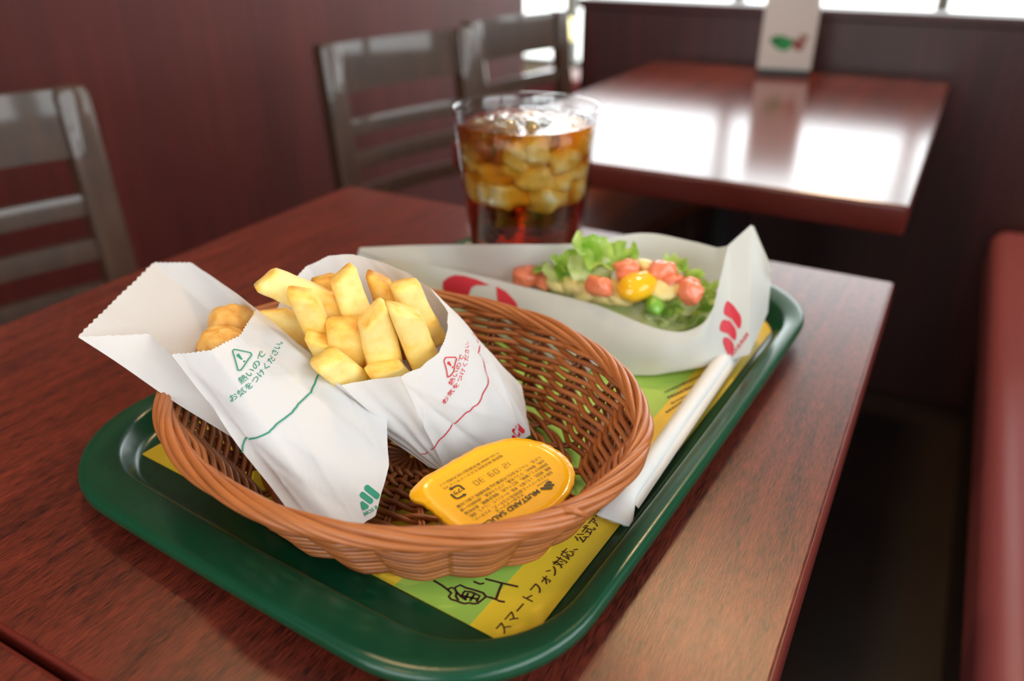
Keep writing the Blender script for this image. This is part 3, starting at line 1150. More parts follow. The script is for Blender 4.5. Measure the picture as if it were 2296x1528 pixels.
def on_bag(bag, s, t, off=0.00025):
    p = Vector(bag.P(s, t))
    du = Vector(bag.P(s + 0.02, t)) - Vector(bag.P(s - 0.02, t))
    dv = Vector(bag.P(s, t + 0.01)) - Vector(bag.P(s, t - 0.01))
    nn = du.cross(dv).normalized()
    if nn.dot(Vector((0, -0.3, 1))) < 0:
        nn = -nn
    return tuple(p + nn * off)


def bag_text(bag, root, name, body, base, top, mat, bold=0.0):
    """lettering between two rails of (s,t) points: the baseline and the line one em above it"""
    V2, F2, wd = text2d(body, bold)
    def rail(R, k):
        x = max(0.0, min(1 - 1e-6, k)) * (len(R) - 1)
        q = int(x)
        return [R[q][c] + (R[q + 1][c] - R[q][c]) * (x - q) for c in (0, 1)]
    V = []
    for x, y in V2:
        a, b = rail(base, x / wd), rail(top, x / wd)
        V.append(on_bag(bag, a[0] + (b[0] - a[0]) * y, a[1] + (b[1] - a[1]) * y))
    mk(name, V, F2, mat, root, smooth=False)


def bag_poly(bag, root, name, polys, strokes_, mat):
    """polys: lists of (s,t); strokes_: (points, width in metres, closed)"""
    V, F = [], []
    for P in polys:
        n0 = len(V)
        V += [on_bag(bag, *p) for p in P]
        F.append(tuple(range(n0, len(V))))
    for pts, wd, closed in strokes_:
        D = dense(pts, 10, closed)
        W = [Vector(on_bag(bag, *p, off=0.0006)) for p in D]
        n0, n = len(V), len(W)
        for i in range(n):
            a = W[(i - 1) % n] if closed else W[max(i - 1, 0)]
            b = W[(i + 1) % n] if closed else W[min(i + 1, n - 1)]
            q = Vector(on_bag(bag, *D[i], off=0.004)) - W[i]
            sd = (b - a).cross(q).normalized() * wd / 2
            V += [tuple(W[i] + sd), tuple(W[i] - sd)]
        for i in range(n if closed else n - 1):
            j = (i + 1) % n
            F.append((n0 + 2 * i, n0 + 2 * i + 1, n0 + 2 * j + 1, n0 + 2 * j))
    mk(name, V, F, mat, root, smooth=False)


b1 = bag_obj(bag1, 'white paper bag with green print, holding fried nuggets')
bag_text(bag1, b1, 'warning_text', 'お気をつけください。', [(0.6672,0.7448), (0.8509,0.7589), (1.0368,0.7714), (1.2557,0.7792), (1.4666,0.7886), (1.6749,0.7963), (1.8765,0.8075), (2.0716,0.8138), (2.2509,0.8143), (2.4536,0.8065), (2.6564,0.7995), (2.8263,0.8004), (2.9699,0.8053)], [(0.6824,0.7770), (0.8550,0.7901), (1.0300,0.8027), (1.2356,0.8103), (1.4345,0.8193), (1.6313,0.8271), (1.8252,0.8367), (2.0098,0.8487), (2.1862,0.8489), (2.3694,0.8460), (2.5706,0.8383), (2.7456,0.8373), (2.8921,0.8411)], 'ink_g', 0.006)
bag_text(bag1, b1, 'warning_text', '熱いので', [(1.1144,0.8121), (1.2142,0.8151), (1.3128,0.8189), (1.4108,0.8228), (1.5091,0.8267), (1.6086,0.8307), (1.7092,0.8354), (1.8096,0.8415), (1.9068,0.8499), (2.0074,0.8572), (2.1075,0.8588), (2.2068,0.8618), (2.3119,0.8641)], [(1.1224,0.8457), (1.2106,0.8484), (1.2978,0.8517), (1.3845,0.8552), (1.4716,0.8588), (1.5597,0.8626), (1.6490,0.8669), (1.7392,0.8721), (1.8292,0.8786), (1.9175,0.8867), (2.0076,0.8947), (2.1018,0.8969), (2.1952,0.9006)], 'ink_g', 0.006)
bag_poly(bag1, b1, 'warning_sign', [[(1.5873,0.9336), (1.6411,0.9316), (1.6221,0.9047), (1.5824,0.9033), (1.5289,0.9288)], [(1.5978,0.8973), (1.6507,0.8952), (1.6352,0.8894), (1.5848,0.8890)]],
         [([(1.5589,0.9548), (1.6114,0.9554), (1.9420,0.9114), (1.9194,0.9008), (1.3572,0.8656), (1.2921,0.8703), (1.5201,0.9507)], 0.0006, True)], 'ink_g')
bag_poly(bag1, b1, 'printed_line', [], [([(3.0165,0.5610), (2.7768,0.5607), (2.4394,0.5908), (2.0747,0.6094), (1.5520,0.5947), (1.1416,0.5850), (0.7953,0.5628), (0.3377,0.5235), (0.1162,0.4820), (0.0000,0.4493)], 0.0008, False)], 'ink_g')
bag_poly(bag1, b1, 'emblem', [[(1.8156,0.0594), (1.8398,0.0753), (1.8943,0.0942), (1.9470,0.1007), (1.9848,0.0936), (2.0184,0.0673), (2.0228,0.0562), (1.9766,0.0537), (1.8749,0.0554)], [(2.0577,0.0588), (2.0687,0.0526), (2.0885,0.0468), (2.1134,0.0423), (2.1383,0.0402), (2.1583,0.0408), (2.1696,0.0442), (2.1697,0.0497), (2.1087,0.1117), (2.0974,0.1176), (2.0772,0.1230), (2.0521,0.1269), (2.0271,0.1285), (2.0070,0.1274), (1.9949,0.1234), (1.9952,0.1184)], [(2.2151,0.0315), (2.2263,0.0243), (2.2473,0.0171), (2.2743,0.0113), (2.3018,0.0079), (2.3244,0.0080), (2.3371,0.0115), (2.3373,0.0178), (2.2681,0.0968), (2.2566,0.1034), (2.2357,0.1097), (2.2095,0.1142), (2.1831,0.1162), (2.1617,0.1154), (2.1497,0.1119), (2.1495,0.1063)]], [], 'ink_g')
bag_text(bag1, b1, 'emblem_text', 'MOS B', [(1.7569,0.0278), (1.8163,0.0282), (1.8733,0.0282), (1.9285,0.0277), (1.9824,0.0268), (2.0261,0.0211), (2.0645,0.0128), (2.1027,0.0043), (2.1417,-0.0038)], [(1.8044,0.0556), (1.8601,0.0556), (1.9142,0.0553), (1.9671,0.0545), (2.0146,0.0511), (2.0534,0.0433), (2.0919,0.0352), (2.1302,0.0269), (2.1684,0.0182)], 'ink_g', 0.02)

b2 = bag_obj(bag2, 'white paper bag with red print, stuffed with thick fries', 0.7)
bag_text(bag2, b2, 'warning_text', 'お気をつけください。', [(0.9558,0.6728), (1.2304,0.6883), (1.5034,0.7009), (1.7253,0.7317), (1.9490,0.7556), (2.2199,0.7543), (2.4354,0.7667), (2.6142,0.7853), (2.7983,0.7986), (2.9878,0.8079), (3.2029,0.8160), (3.3866,0.8268), (3.6042,0.8255)], [(0.9027,0.7188), (1.1667,0.7285), (1.4267,0.7400), (1.6438,0.7663), (1.8464,0.7921), (2.0835,0.7992), (2.3127,0.8015), (2.4888,0.8165), (2.6493,0.8316), (2.8130,0.8422), (2.9678,0.8516), (3.1293,0.8609), (3.2622,0.8723)], 'ink_r', 0.006)
bag_text(bag2, b2, 'warning_text', '熱いので', [(1.5987,0.7607), (1.6849,0.7748), (1.7725,0.7879), (1.8660,0.7985), (1.9696,0.8057), (2.0901,0.8046), (2.2092,0.8036), (2.3159,0.8068), (2.4121,0.8132), (2.5034,0.8208), (2.5956,0.8279), (2.6934,0.8336), (2.7995,0.8372)], [(1.4982,0.7960), (1.5838,0.8088), (1.6676,0.8218), (1.7531,0.8338), (1.8436,0.8437), (1.9419,0.8509), (2.0520,0.8527), (2.1655,0.8515), (2.2702,0.8535), (2.3659,0.8583), (2.4566,0.8646), (2.5472,0.8707), (2.6418,0.8758)], 'ink_r', 0.006)
bag_poly(bag2, b2, 'warning_sign', [[(2.0111,0.9196), (2.0961,0.9071), (2.0633,0.8793), (1.9989,0.8845), (1.9420,0.9148)], [(2.0218,0.8761), (2.1100,0.8623), (2.0551,0.8579), (1.9990,0.8692)]],
         [([(1.9305,0.9456), (2.0481,0.9458), (2.4245,0.8822), (2.4246,0.8669), (1.6986,0.8343), (1.6340,0.8367), (1.8798,0.9375)], 0.0006, True)], 'ink_r')
bag_poly(bag2, b2, 'printed_line', [], [([(-1.6597,0.1999), (-1.1066,0.2020), (0.0248,0.2645), (0.6710,0.3944), (1.2307,0.4782), (1.8600,0.5384), (2.2686,0.5434), (2.8865,0.5905), (3.4534,0.6664), (4.0895,0.7137), (5.0848,0.5912)], 0.0006, False)], 'ink_r')
bag_poly(bag2, b2, 'emblem', [[(2.7613,0.0450), (2.7540,0.0674), (2.7807,0.0941), (2.8288,0.1038), (2.8809,0.0950), (2.9532,0.0663), (2.9696,0.0540), (2.9330,0.0425), (2.8346,0.0400)], [(2.9979,0.0675), (3.0560,0.0585), (3.1273,0.0524), (3.1931,0.0508), (3.2533,0.0523), (3.2967,0.0565), (3.3117,0.0629), (3.2927,0.0704), (2.9842,0.1493), (2.9637,0.1543), (2.9349,0.1564), (2.9031,0.1552), (2.8740,0.1509), (2.8533,0.1444), (2.8456,0.1370), (2.8532,0.1299)], [(3.4541,0.0545), (3.4954,0.0481), (3.5490,0.0447), (3.5986,0.0453), (3.6707,0.0466), (3.7262,0.0505), (3.7506,0.0564), (3.7468,0.0625), (3.4959,0.1361), (3.4277,0.1458), (3.3026,0.1598), (3.0687,0.1828), (3.0472,0.1770), (3.0315,0.1692), (3.0274,0.1607), (3.0381,0.1530)]], [], 'ink_r')


# ------------------------------------------------------------------ fries
def fry(tip, root, wd, th, roll, bend, label, crisp=0.0, cut=0.25, seed=0):
    rnd = random.Random(seed)
    a, b = Vector(tip), Vector(root)
    d = (b - a)
    L_ = d.length
    d.normalize()
    vd = (a - Vector((0, 0, T + .275))).normalized()
    u = d.cross(vd).normalized()
    w_ = d.cross(u).normalized()
    u, w_ = u * math.cos(roll) + w_ * math.sin(roll), w_ * math.cos(roll) - u * math.sin(roll)
    NA, NL = 24, 26
    V, F, A = [], [], []
    for j in range(NL + 1):
        t = j / NL
        e = min(t, 1 - t) * L_
        sc = 1.0
        rr = 0.0013
        if e < rr:
            sc = 1 - 0.2 * (1 - math.sqrt(max(0, 1 - (1 - e / rr) ** 2)))
        c = a + d * L_ * t + (u * bend[0] + w_ * bend[1]) * math.sin(math.pi * t)
        for k in range(NA):
            an = 2 * math.pi * (k + .5) / NA
            cx, cy = math.cos(an), math.sin(an)
            p = 6.0
            r = (abs(cx) ** p + abs(cy) ** p) ** (-1 / p)
            x, y = r * cx, r * cy
            corner = max(0, (abs(x * y) - 0.55) / 0.45)
            wv = 1 + 0.03 * math.sin(4 * t + seed) + 0.012 * math.sin(11 * t + 2 * seed) - 0.12 * (1 - t) ** 3
            q = c + u * x * wd / 2 * sc * wv + w_ * y * th / 2 * sc * wv + d * cut * wd * x * (1 - t) * (1 - t)
            q += Vector((noise.noise(q * 260), noise.noise(q * 260 + Vector((5, 1, 2))), noise.noise(q * 260 + Vector((1, 7, 3))))) * 0.00028
            V.append(q)
            endness = max(0, 1 - e / 0.0035)
            A.append(min(1, 0.04 + crisp * (0.4 + 0.6 * (1 - t)) + 0.5 * corner ** 1.6 + 0.3 * endness + 0.75 * max(0, t - 0.25)))  # browned edges and tip, plus orange glow painted in towards the buried root
    for j in range(NL):
        for k in range(NA):
            F.append((j * NA + k, j * NA + (k + 1) % NA, (j + 1) * NA + (k + 1) % NA, (j + 1) * NA + k))
    for j in (0, NL):
        c = Vector((0, 0, 0))
        for k in range(NA):
            c += V[j * NA + k] / NA
        V.append(c + d * (-.0004 if j == 0 else .0004))
        A.append(0.25 + crisp)
        for k in range(NA):
            F.append((j * NA + k, j * NA + (k + 1) % NA, len(V) - 1))
    o = mk('french_fry', V, F, 'fry', attr=('crisp', A))
    return tag(o, label, 'fry', 'thick fries in the red printed bag')


fry((-0.2941,0.2699,0.8327), (-0.2602,0.2997,0.8043), .0155, .0145, 0.2, (0, -.001), 'long pale fry sticking out farthest towards the nugget bag', 0.0, 0.15, 1)
fry((-0.2706,0.2706,0.8297), (-0.2707,0.2851,0.7852), .0142, .012, 0.25, (.001, 0), 'fry with a browned patch on its upper end, in front of the long fry', 0.18, 0.2, 2)
fry((-0.3039,0.2784,0.8085), (-0.2775,0.2901,0.7782), .0165, .013, 0.1, (0.002, 0), 'fry lying low against the edge of the nugget bag', 0.05, 0.3, 3)
fry((-0.2614,0.2937,0.8340), (-0.2511,0.3011,0.7855), .0165, .013, -0.15, (-.0015, 0), 'tall blunt fry standing up in the middle of the bag', 0.05, -0.12, 4)
fry((-0.2362,0.2840,0.8207), (-0.2403,0.2979,0.7702), .0185, .015, -0.15, (0.0, 0), 'broad pale fry leaning on the tall middle fry', 0.0, -0.25, 5)
fry((-0.2530,0.2801,0.8123), (-0.2576,0.2917,0.7714), .0195, .016, 0.1, (0, 0), 'stubby rounded fry with a browned top', 0.2, 0.05, 6)
fry((-0.2520,0.2630,0.8001), (-0.2449,0.2895,0.7648), .0165, .014, 0.1, (0, 0), 'short fry at the front lip, next to the nugget bag', 0.05, 0.15, 7)
fry((-0.2309,0.2822,0.7914), (-0.2297,0.3004,0.7648), .0185, .012, 0.1, (0, 0), 'short fry end peeping over the front lip', 0.1, 0.25, 8)
fry((-0.2243,0.2938,0.8218), (-0.2210,0.3084,0.7788), .0165, .014, -0.1, (0, 0), 'pointed pale fry inside the mouth above the red warning sign', 0.0, 0.35, 9)
fry((-0.2353,0.3113,0.8267), (-0.2268,0.3231,0.7870), .0165, .013, -0.1, (-.001, 0), 'fry leaning against the back edge of the bag', 0.0, 0.1, 10)
fry((-0.2559,0.3146,0.8253), (-0.2458,0.3208,0.7833), .0125, .011, 0.3, (0, 0), 'thin dark golden fry behind the tall middle fry', 0.35, 0.3, 11)
fry((-0.2832,0.3013,0.8237), (-0.2697,0.3097,0.7909), .0165, .012, 0.2, (0, 0), 'golden fry end half hidden behind the tall middle fry', 0.3, 0.1, 12)
fry((-0.2462,0.3068,0.8120), (-0.2430,0.3122,0.7794), .014, .012, 0.2, (0, 0), 'small browned fry deep between two pale fries', 0.35, 0.2, 13)
fry((-0.2641,0.2726,0.8057), (-0.2640,0.2863,0.7724), .0125, .012, 0.5, (0, 0), 'narrow fry tucked beside the stubby browned fry', 0.15, 0.3, 14)


def nugget(px, r, sq, label, seed):
    V, F, A = [], [], []
    c = Vector(px)
    n, m = 26, 16
    for j in range(m + 1):
        th = math.pi * j / m
        for i in range(n):
            ph = 2 * math.pi * i / n
            d = Vector((math.sin(th) * math.cos(ph), math.sin(th) * math.sin(ph), math.cos(th)))
            k = 1 + 0.16 * noise.noise(d * 1.8 + Vector((seed, 0, 0))) + 0.05 * noise.noise(d * 6 + Vector((seed, 3, 0)))
            V.append(c + Vector((d.x * r * sq[0], d.y * r * sq[1], d.z * r * sq[2])) * k)
            A.append(0.3 + 0.4 * noise.noise(d * 3 + Vector((seed, 9, 1))))
    for j in range(m):
        for i in range(n):
            F.append((j * n + i, j * n + (i + 1) % n, (j + 1) * n + (i + 1) % n, (j + 1) * n + i))
    o = mk('fried_nugget', V, F, 'nugget', attr=('crisp', A))
    return tag(o, label, 'nugget', 'nuggets in the green printed bag')


nugget((-0.3297,0.2749,0.7963), .0125, (1.1, 1, .8), 'round fried nugget at the back of the green printed bag', 1)
nugget((-0.3164,0.2553,0.7944), .0125, (1.1, 1, .8), 'round fried nugget behind the torn front lip of the bag', 2)
nugget((-0.3025,0.2657,0.7862), .0125, (1.2, 1, .75), 'round fried nugget deep inside the green printed bag', 3)

# ------------------------------------------------------------------ mustard pot
MQ = Vector((-0.1863,0.2426,0.7600))
ML = (Vector((-0.1710,0.2861,0.7620)) - MQ).normalized()
MWd = (Vector((-0.1557,0.2248,0.7580)) - MQ).normalized()
MN = ML.cross(MWd).normalized()
if MN.z < 0:
    MN = -MN
MWd = MN.cross(ML).normalized() * (1 if MN.cross(ML).dot(MWd) > 0 else -1)
LL, LW = 0.073, 0.058
def lp(x, y, z=0.0):
    """x along the lid from its squared end, y across it, z above it"""
    return tuple(MQ + ML * x + MWd * y + MN * z)
mp = thing('sauce_pot', lp(LL / 2, LW / 2, -.024), 'yellow foil lidded sauce pot lying in the basket', 'sauce pot')
def lid_outline(k, n=96):
    """outline scaled by k about its centre: squared with a peel tab at x=0, round at the far end"""
    P = []
    for i in range(n):
        a = 2 * math.pi * (i + 0.5) / n
        c, s = math.cos(a), math.sin(a)
        e = 2.25 if c > 0 else 5.5
        r = (abs(c) ** e + abs(s) ** e) ** (-1 / e)
        x, y = r * c, r * s
        if k > 0.93 and c < 0:           # peel tab at one corner
            g = math.exp(-((a - math.radians(218)) / 0.16) ** 2)
            x -= 0.10 * g
            y -= 0.02 * g
        crimp = 0.006 * math.sin(31 * a) if k > .93 else 0
        P.append((LL / 2 - 0.005 + x * LL / 2 * (k + crimp), LW / 2 + y * LW / 2 * (k + crimp)))
    return P
rings = [(1.0, -.0012), (1.0, -.0002), (0.985, 0.0004), (0.93, 0.0004), (0.915, 0.0007), (0.90, 0.0004), (0.86, 0.0), (0.80, -.0002), (0.6, -.0002), (0.35, -.0002)]
V, F = [], []
for k, z in rings:
    V += [lp(x, y, z + (0.0006 * noise.noise(Vector((x * 90, y * 90, 0))) if k > .95 else 0)) for x, y in lid_outline(k)]
n = 96
for i in range(len(rings) - 1):
    for k in range(n):
        F.append((i * n + k, i * n + (k + 1) % n, (i + 1) * n + (k + 1) % n, (i + 1) * n + k))
F.append(tuple((len(rings) - 1) * n + k for k in range(n)))
lid = mk('foil_lid', V, F, 'lid', mp)
V, F = [], []
rings = [(.95, -.0006), (.93, -.0016), (.84, -.002), (.80, -.010), (.76, -.022), (.70, -.024)]
for k, z in rings:
    V += [lp(x, y, z) for x, y in lid_outline(min(k, .92) if k > .92 else k)]
for i in range(len(rings) - 1):
    for k in range(n):
        F.append((i * n + k, i * n + (k + 1) % n, (i + 1) * n + (k + 1) % n, (i + 1) * n + k))
F.append(tuple((len(rings) - 1) * n + k for k in range(n)))
mk('plastic_pot', V, F, 'pot', mp)

def lid_text(name, body, x0, y0, length, hgt, bold=0.0, mat='ink_k'):
    """printed upside down for the viewer: starts at the round end, reads towards the tab; tops turned to +y"""
    V2, F2, wd = text2d(body, bold)
    k = length / wd
    V = [lp(x0 - x * k, y0 + y * hgt, 0.0002) for x, y in V2]
    return mk(name, V, F2, mat, lid, smooth=False)


lid_text('title_text', 'MUSTARD SAUCE', .0402, .0430, .0338, .0040, 0.02)
lid_text('subtitle_text', 'マスタードソース', .0334, .0405, .0170, .0021, 0.008)
for i, (s_, x0, ln) in enumerate((('名称:マスタードソース 原材料名:マヨネーズ、マスタード、', .0543, .0490), ('糖類、醸造酢、レモン果汁、食塩、ターメリック、こしょう、酒精、', .0558, .0506), ('調味料(アミノ酸等)、加工でん粉、増粘多糖類、香辛料抽', .0567, .0517), ('出物、酸味料、ウコン色素、パプリカ色素、(原材料の一部', .0571, .0525), ('に大豆、りんごを含む) 内容量:20g 賞味期限:上面に記載', .0576, .0527))):
    lid_text('ingredients_text', s_, x0, .0381 - .0029 * i, ln, .0022, 0.0)
lid_text('seller_text', '販売者 株式会社モスフードサービスS', .0444, .0129, .0364, .0020, 0.0)
lid_text('seller_text', '〒141-0004 東京都品川区大崎2-1-1', .0446, .0101, .0362, .0020, 0.0)
# dot matrix date
seg7 = {'0': 'abcdef', '1': 'bc', '2': 'abged', '3': 'abgcd', '9': 'abcfgd'}
V, F = [], []
x = 0.0
for ch in '12.09.30':
    if ch == '.':
        pts = [[(x + .15, 0.0), (x + .32, 0.0)]]
        x += .62
    else:
        c_ = {'a': ((0, 1), (.5, 1)), 'b': ((.5, 1), (.5, .5)), 'c': ((.5, .5), (.5, 0)), 'd': ((0, 0), (.5, 0)), 'e': ((0, .5), (0, 0)), 'f': ((0, 1), (0, .5)), 'g': ((0, .5), (.5, .5))}
        pts = [[(x + p[0], p[1]) for p in c_[k]] for k in seg7[ch]]
        x += .88
    for p in pts:
        a, b = Vector(p[0]), Vector(p[1])
        for q in ((0.08, .45), (.55, .92)):
            v2, f2 = ribbon2d([a + (b - a) * q[0], a + (b - a) * q[1]], .10)
            n0 = len(V)
            V += [lp(.0446 - u_ * .00384, .0190 + v_ * .0032, .0002) for u_, v_ in v2]
            F += [tuple(i + n0 for i in q2) for q2 in f2]
mk('date_stamp', V, F, 'ink_k2', lid, smooth=False)
# plastic recycling mark
V, F = [], []
def add2(v2, f2):
    n0 = len(V)
    V.extend([lp(.0150 - x_ * .0068, .0158 + y_ * .0074, .0002) for x_, y_ in v2])
    F.extend([tuple(i + n0 for i in q2) for q2 in f2])
add2(*ribbon2d([(0, .62), (0, .2), (.06, .06), (.2, 0), (.62, 0)], .13))
add2(*ribbon2d([(1, .38), (1, .8), (.94, .94), (.8, 1), (.38, 1)], .13))
add2([(.58, .16), (.58, -.16), (.84, 0)], [(0, 1, 2)])
add2([(.42, 1.16), (.42, .84), (.16, 1)], [(0, 1, 2)])
t2, tf, tw_ = text2d('プラ', 0.03)
add2([(.16 + x_ / tw_ * .68, .34 + y_ * .38) for x_, y_ in t2], tf)
mk('recycling_mark', V, F, 'ink_k', lid, smooth=False)
V, F = [], []
for P in emblem_shapes():
    n0 = len(V)
    V += [lp(.0490 - x_ * .0072, .0426 + y_ * .0046, .0002) for x_, y_ in P]
    F.append(tuple(range(n0, len(V))))
mk('emblem', V, F, 'ink_k', lid, smooth=False)
lid_text('emblem_text', 'MOS BURGER', .0490, .0411, .0072, .0013, 0.0)

# ------------------------------------------------------------------ paper wrapped straw
sp0, sp1 = Vector((-0.1045,0.3102,0.7330)), Vector((-0.0999,0.4996,0.7330))
d = (sp1 - sp0)
side = Vector((d.y, -d.x, 0)).normalized()
V, F = [], []
NL, NA = 40, 16
for j in range(NL + 1):
    t = -0.07 + 1.1 * j / NL
    c = sp0 + d * t
    flat = max(0.0, min(1.0, (-t) / 0.06 + 0.35)) if t < 0.02 else 0
    for k in range(NA):
        a = 2 * math.pi * k / NA
        rx = .0052 * (1 + 0.75 * flat) * (1 + 0.05 * math.sin(3 * a + 9 * t))
        rz = .0054 * (1 - 0.82 * flat)
        cr_ = .0005 * flat * math.sin(9 * a)
        V.append(c + side * (rx * math.cos(a)) + Vector((0, 0, rz * math.sin(a) - .0038 * flat + cr_)))
for j in range(NL):
    for k in range(NA):
        F.append((j * NA + k, j * NA + (k + 1) % NA, (j + 1) * NA + (k + 1) % NA, (j + 1) * NA + k))
F.append(tuple(NL * NA + k for k in range(NA)))
F.append(tuple(range(NA)))
sw = thing('wrapped_straw', tuple(sp0 - Vector((0, 0, .006))), 'drinking straw in a white paper sleeve lying along the mat', 'straw')
mk('paper_sleeve', V, F, 'straw_p', sw)
v, f = [], []
P0 = sp0 + side * .0052 + Vector((0, 0, .0012))
V = []
for j in range(21):
    c = P0 + d * (j / 20)
    for (o, z) in ((-.0008, .0), (.0030, -.0032), (.0034, -.0036), (.0002, -.0006)):
        V.append(c + side * o + Vector((0, 0, z)))
F = []
for j in range(20):
    for k in range(4):
        F.append((j * 4 + k, j * 4 + (k + 1) % 4, j * 4 + 4 + (k + 1) % 4, j * 4 + 4 + k))
mk('sleeve_seam', V, F, 'straw_p', sw)

# ------------------------------------------------------------------ salad in its paper sleeve
stn = [
    ((-0.3777,0.4423,0.7680), (-0.3844,0.4504,0.7620), (-0.3916,0.4624,0.7640), (-0.3819,0.4508,0.7720)),
    ((-0.3433,0.4525,0.7670), (-0.3605,0.4734,0.7400), (-0.3770,0.4964,0.7400), (-0.3512,0.4671,0.7740)),
    ((-0.3082,0.4604,0.7660), (-0.3092,0.4593,0.7280), (-0.3240,0.4821,0.7280), (-0.3205,0.4801,0.7760)),
    ((-0.2336,0.4616,0.7640), (-0.2203,0.4367,0.7270), (-0.2423,0.4721,0.7270), (-0.2645,0.4849,0.7850)),
    ((-0.1895,0.4633,0.7620), (-0.1719,0.4346,0.7270), (-0.2042,0.5014,0.7270), (-0.2269,0.5135,0.7830)),
    ((-0.1427,0.4604,0.7560), (-0.1409,0.4448,0.7280), (-0.1846,0.5344,0.7270), (-0.1863,0.5454,0.7880)),
    ((-0.1210,0.4693,0.7560), (-0.1281,0.4520,0.7300), (-0.1650,0.5613,0.7280), (-0.1501,0.5518,0.7860)),
    ((-0.1123,0.4861,0.7680), (-0.1111,0.4655,0.7320), (-0.1484,0.5781,0.7280), (-0.1282,0.5452,0.7870)),
    ((-0.1178,0.5301,0.7960), (-0.0946,0.4809,0.7350), (-0.1317,0.5823,0.7300), (-0.1179,0.5281,0.7960)),
    ((-0.1072,0.5457,0.8080), (-0.0840,0.4835,0.7400), (-0.1155,0.5740,0.7320), (-0.1059,0.5475,0.8070)),
    ((-0.0864,0.5305,0.7840), (-0.0857,0.5410,0.7470), (-0.0948,0.5518,0.7440), (-0.0861,0.5325,0.7830)),
]
sl = thing('salad_wrapper', (-.22, .49, T + .006), 'white waxed paper sleeve with red print, open around the salad', 'paper sleeve')
SUB = 8
NC = (len(stn) - 1) * SUB
cols = []
for i in range(NC + 1):
    t = i / SUB
    ft, fb, bb, bt = [cr([s_[q] for s_ in stn], t) for q in range(4)]
    if t > 7:
        i0 = min(int(t), len(stn) - 2)
        ft, fb, bb, bt = [Vector(stn[i0][q]).lerp(Vector(stn[i0 + 1][q]), t - i0) for q in range(4)]
    col = []
    u = i / NC
    for j in range(11):
        k = j / 10
        p = ft.lerp(fb, k)
        bulge = 0.007 * math.sin(math.pi * k) * min(1, 3 * u) * min(1, 2.5 * (1 - u))
        col.append(p + Vector((0.1, -.8, .35)) * bulge + Vector((0, -1, .3)) * 0.0012 * noise.noise(p * 45))
    for j in range(1, 5):
        col.append(fb.lerp(bb, j / 5))
    for j in range(11):
        k = j / 10
        p = bb.lerp(bt, k)
        bulge = 0.006 * math.sin(math.pi * k) * min(1, 3 * u) * min(1, 2.5 * (1 - u))
        col.append(p + Vector((0, .8, -.2)) * bulge + Vector((0, -1, .3)) * 0.0015 * noise.noise(p * 40))
    cols.append(col)
R_ = len(cols[0])
V = [p for c in cols for p in c]
F = []
for i in range(NC):
    for j in range(R_ - 1):
        F.append((i * R_ + j, i * R_ + j + 1, (i + 1) * R_ + j + 1, (i + 1) * R_ + j))
F.append(tuple(range(R_)))
mk('paper_shell', V, F, 'paper_w', sl, auto=0.9)


def sal(i, k, off=0.0004):
    """point on the front sheet: i station 0..10, k 0 top .. 1 bottom"""
    def g(a, b):
        x = max(0, min(NC - 1e-6, a * SUB)); y = max(0, min(10 - 1e-6, b * 10))
        i0, j0 = int(x), int(y)
        fx, fy = x - i0, y - j0
        return (cols[i0][j0] * (1 - fx) + cols[i0 + 1][j0] * fx) * (1 - fy) + (cols[i0][j0 + 1] * (1 - fx) + cols[i0 + 1][j0 + 1] * fx) * fy
    p = g(i, k)
    n_ = (g(i + .1, k) - g(i - .1, k)).cross(g(i, k + .05) - g(i, k - .05)).normalized()
    if n_.y > 0:
        n_ = -n_
    return p + n_ * off


def sal_emblem(name, o, ex, ey, dens=1):
    V, F = [], []
    for P in emblem_shapes():
        n0 = len(V)
        D = dense(P, 2, True)
        c = (sum(p[0] for p in D) / len(D), sum(p[1] for p in D) / len(D))
        rings_ = [1.0, 0.66, 0.33]
        for r_ in rings_:
            V += [sal(o[0] + ex[0] * (c[0] + (x - c[0]) * r_) + ey[0] * (c[1] + (y - c[1]) * r_), o[1] + ex[1] * (c[0] + (x - c[0]) * r_) + ey[1] * (c[1] + (y - c[1]) * r_)) for x, y in D]
        m = len(D)
        for q in range(2):
            for k in range(m):
                F.append((n0 + q * m + k, n0 + q * m + (k + 1) % m, n0 + (q + 1) * m + (k + 1) % m, n0 + (q + 1) * m + k))
        F.append(tuple(n0 + 2 * m + k for k in range(m)))
    mk(name, V, F, 'ink_r', sl, smooth=False)


sal_emblem('emblem', (7.86, .96), (.81, -.115), (-.40, -.42))
t2, tf, tw_ = text2d('MOS BURGER', .03)
mk('emblem_text', [sal(8.02 + .95 * x / tw_ - .08 * y, .985 - .13 * x / tw_ - .05 * y) for x, y in t2], tf, 'ink_r', sl, smooth=False)


def sal_patch(name, outline):
    D = dense(outline, 4, True)
    c = (sum(p[0] for p in D) / len(D), sum(p[1] for p in D) / len(D))
    V, F = [], []
    m = len(D)
    for r_ in (1.0, .75, .5, .25):
        V += [sal(c[0] + (x - c[0]) * r_, c[1] + (y - c[1]) * r_) for x, y in D]
    for q in range(3):
        for k in range(m):
            F.append((q * m + k, q * m + (k + 1) % m, (q + 1) * m + (k + 1) % m, (q + 1) * m + k))
    F.append(tuple(3 * m + k for k in range(m)))
    mk(name, V, F, 'ink_r', sl, smooth=False)


# the large round emblem, mostly behind the basket
sal_patch('large_emblem', [(1.98, .30), (2.05, .17), (2.14, .09), (2.25, .065), (2.38, .075), (2.52, .12), (2.40, .16), (2.34, .24), (2.30, .5), (2.10, .6), (1.98, .45)])
sal_patch('large_emblem', [(2.58, .11), (2.68, .15), (2.80, .28), (2.90, .55), (2.75, .6), (2.62, .4)])

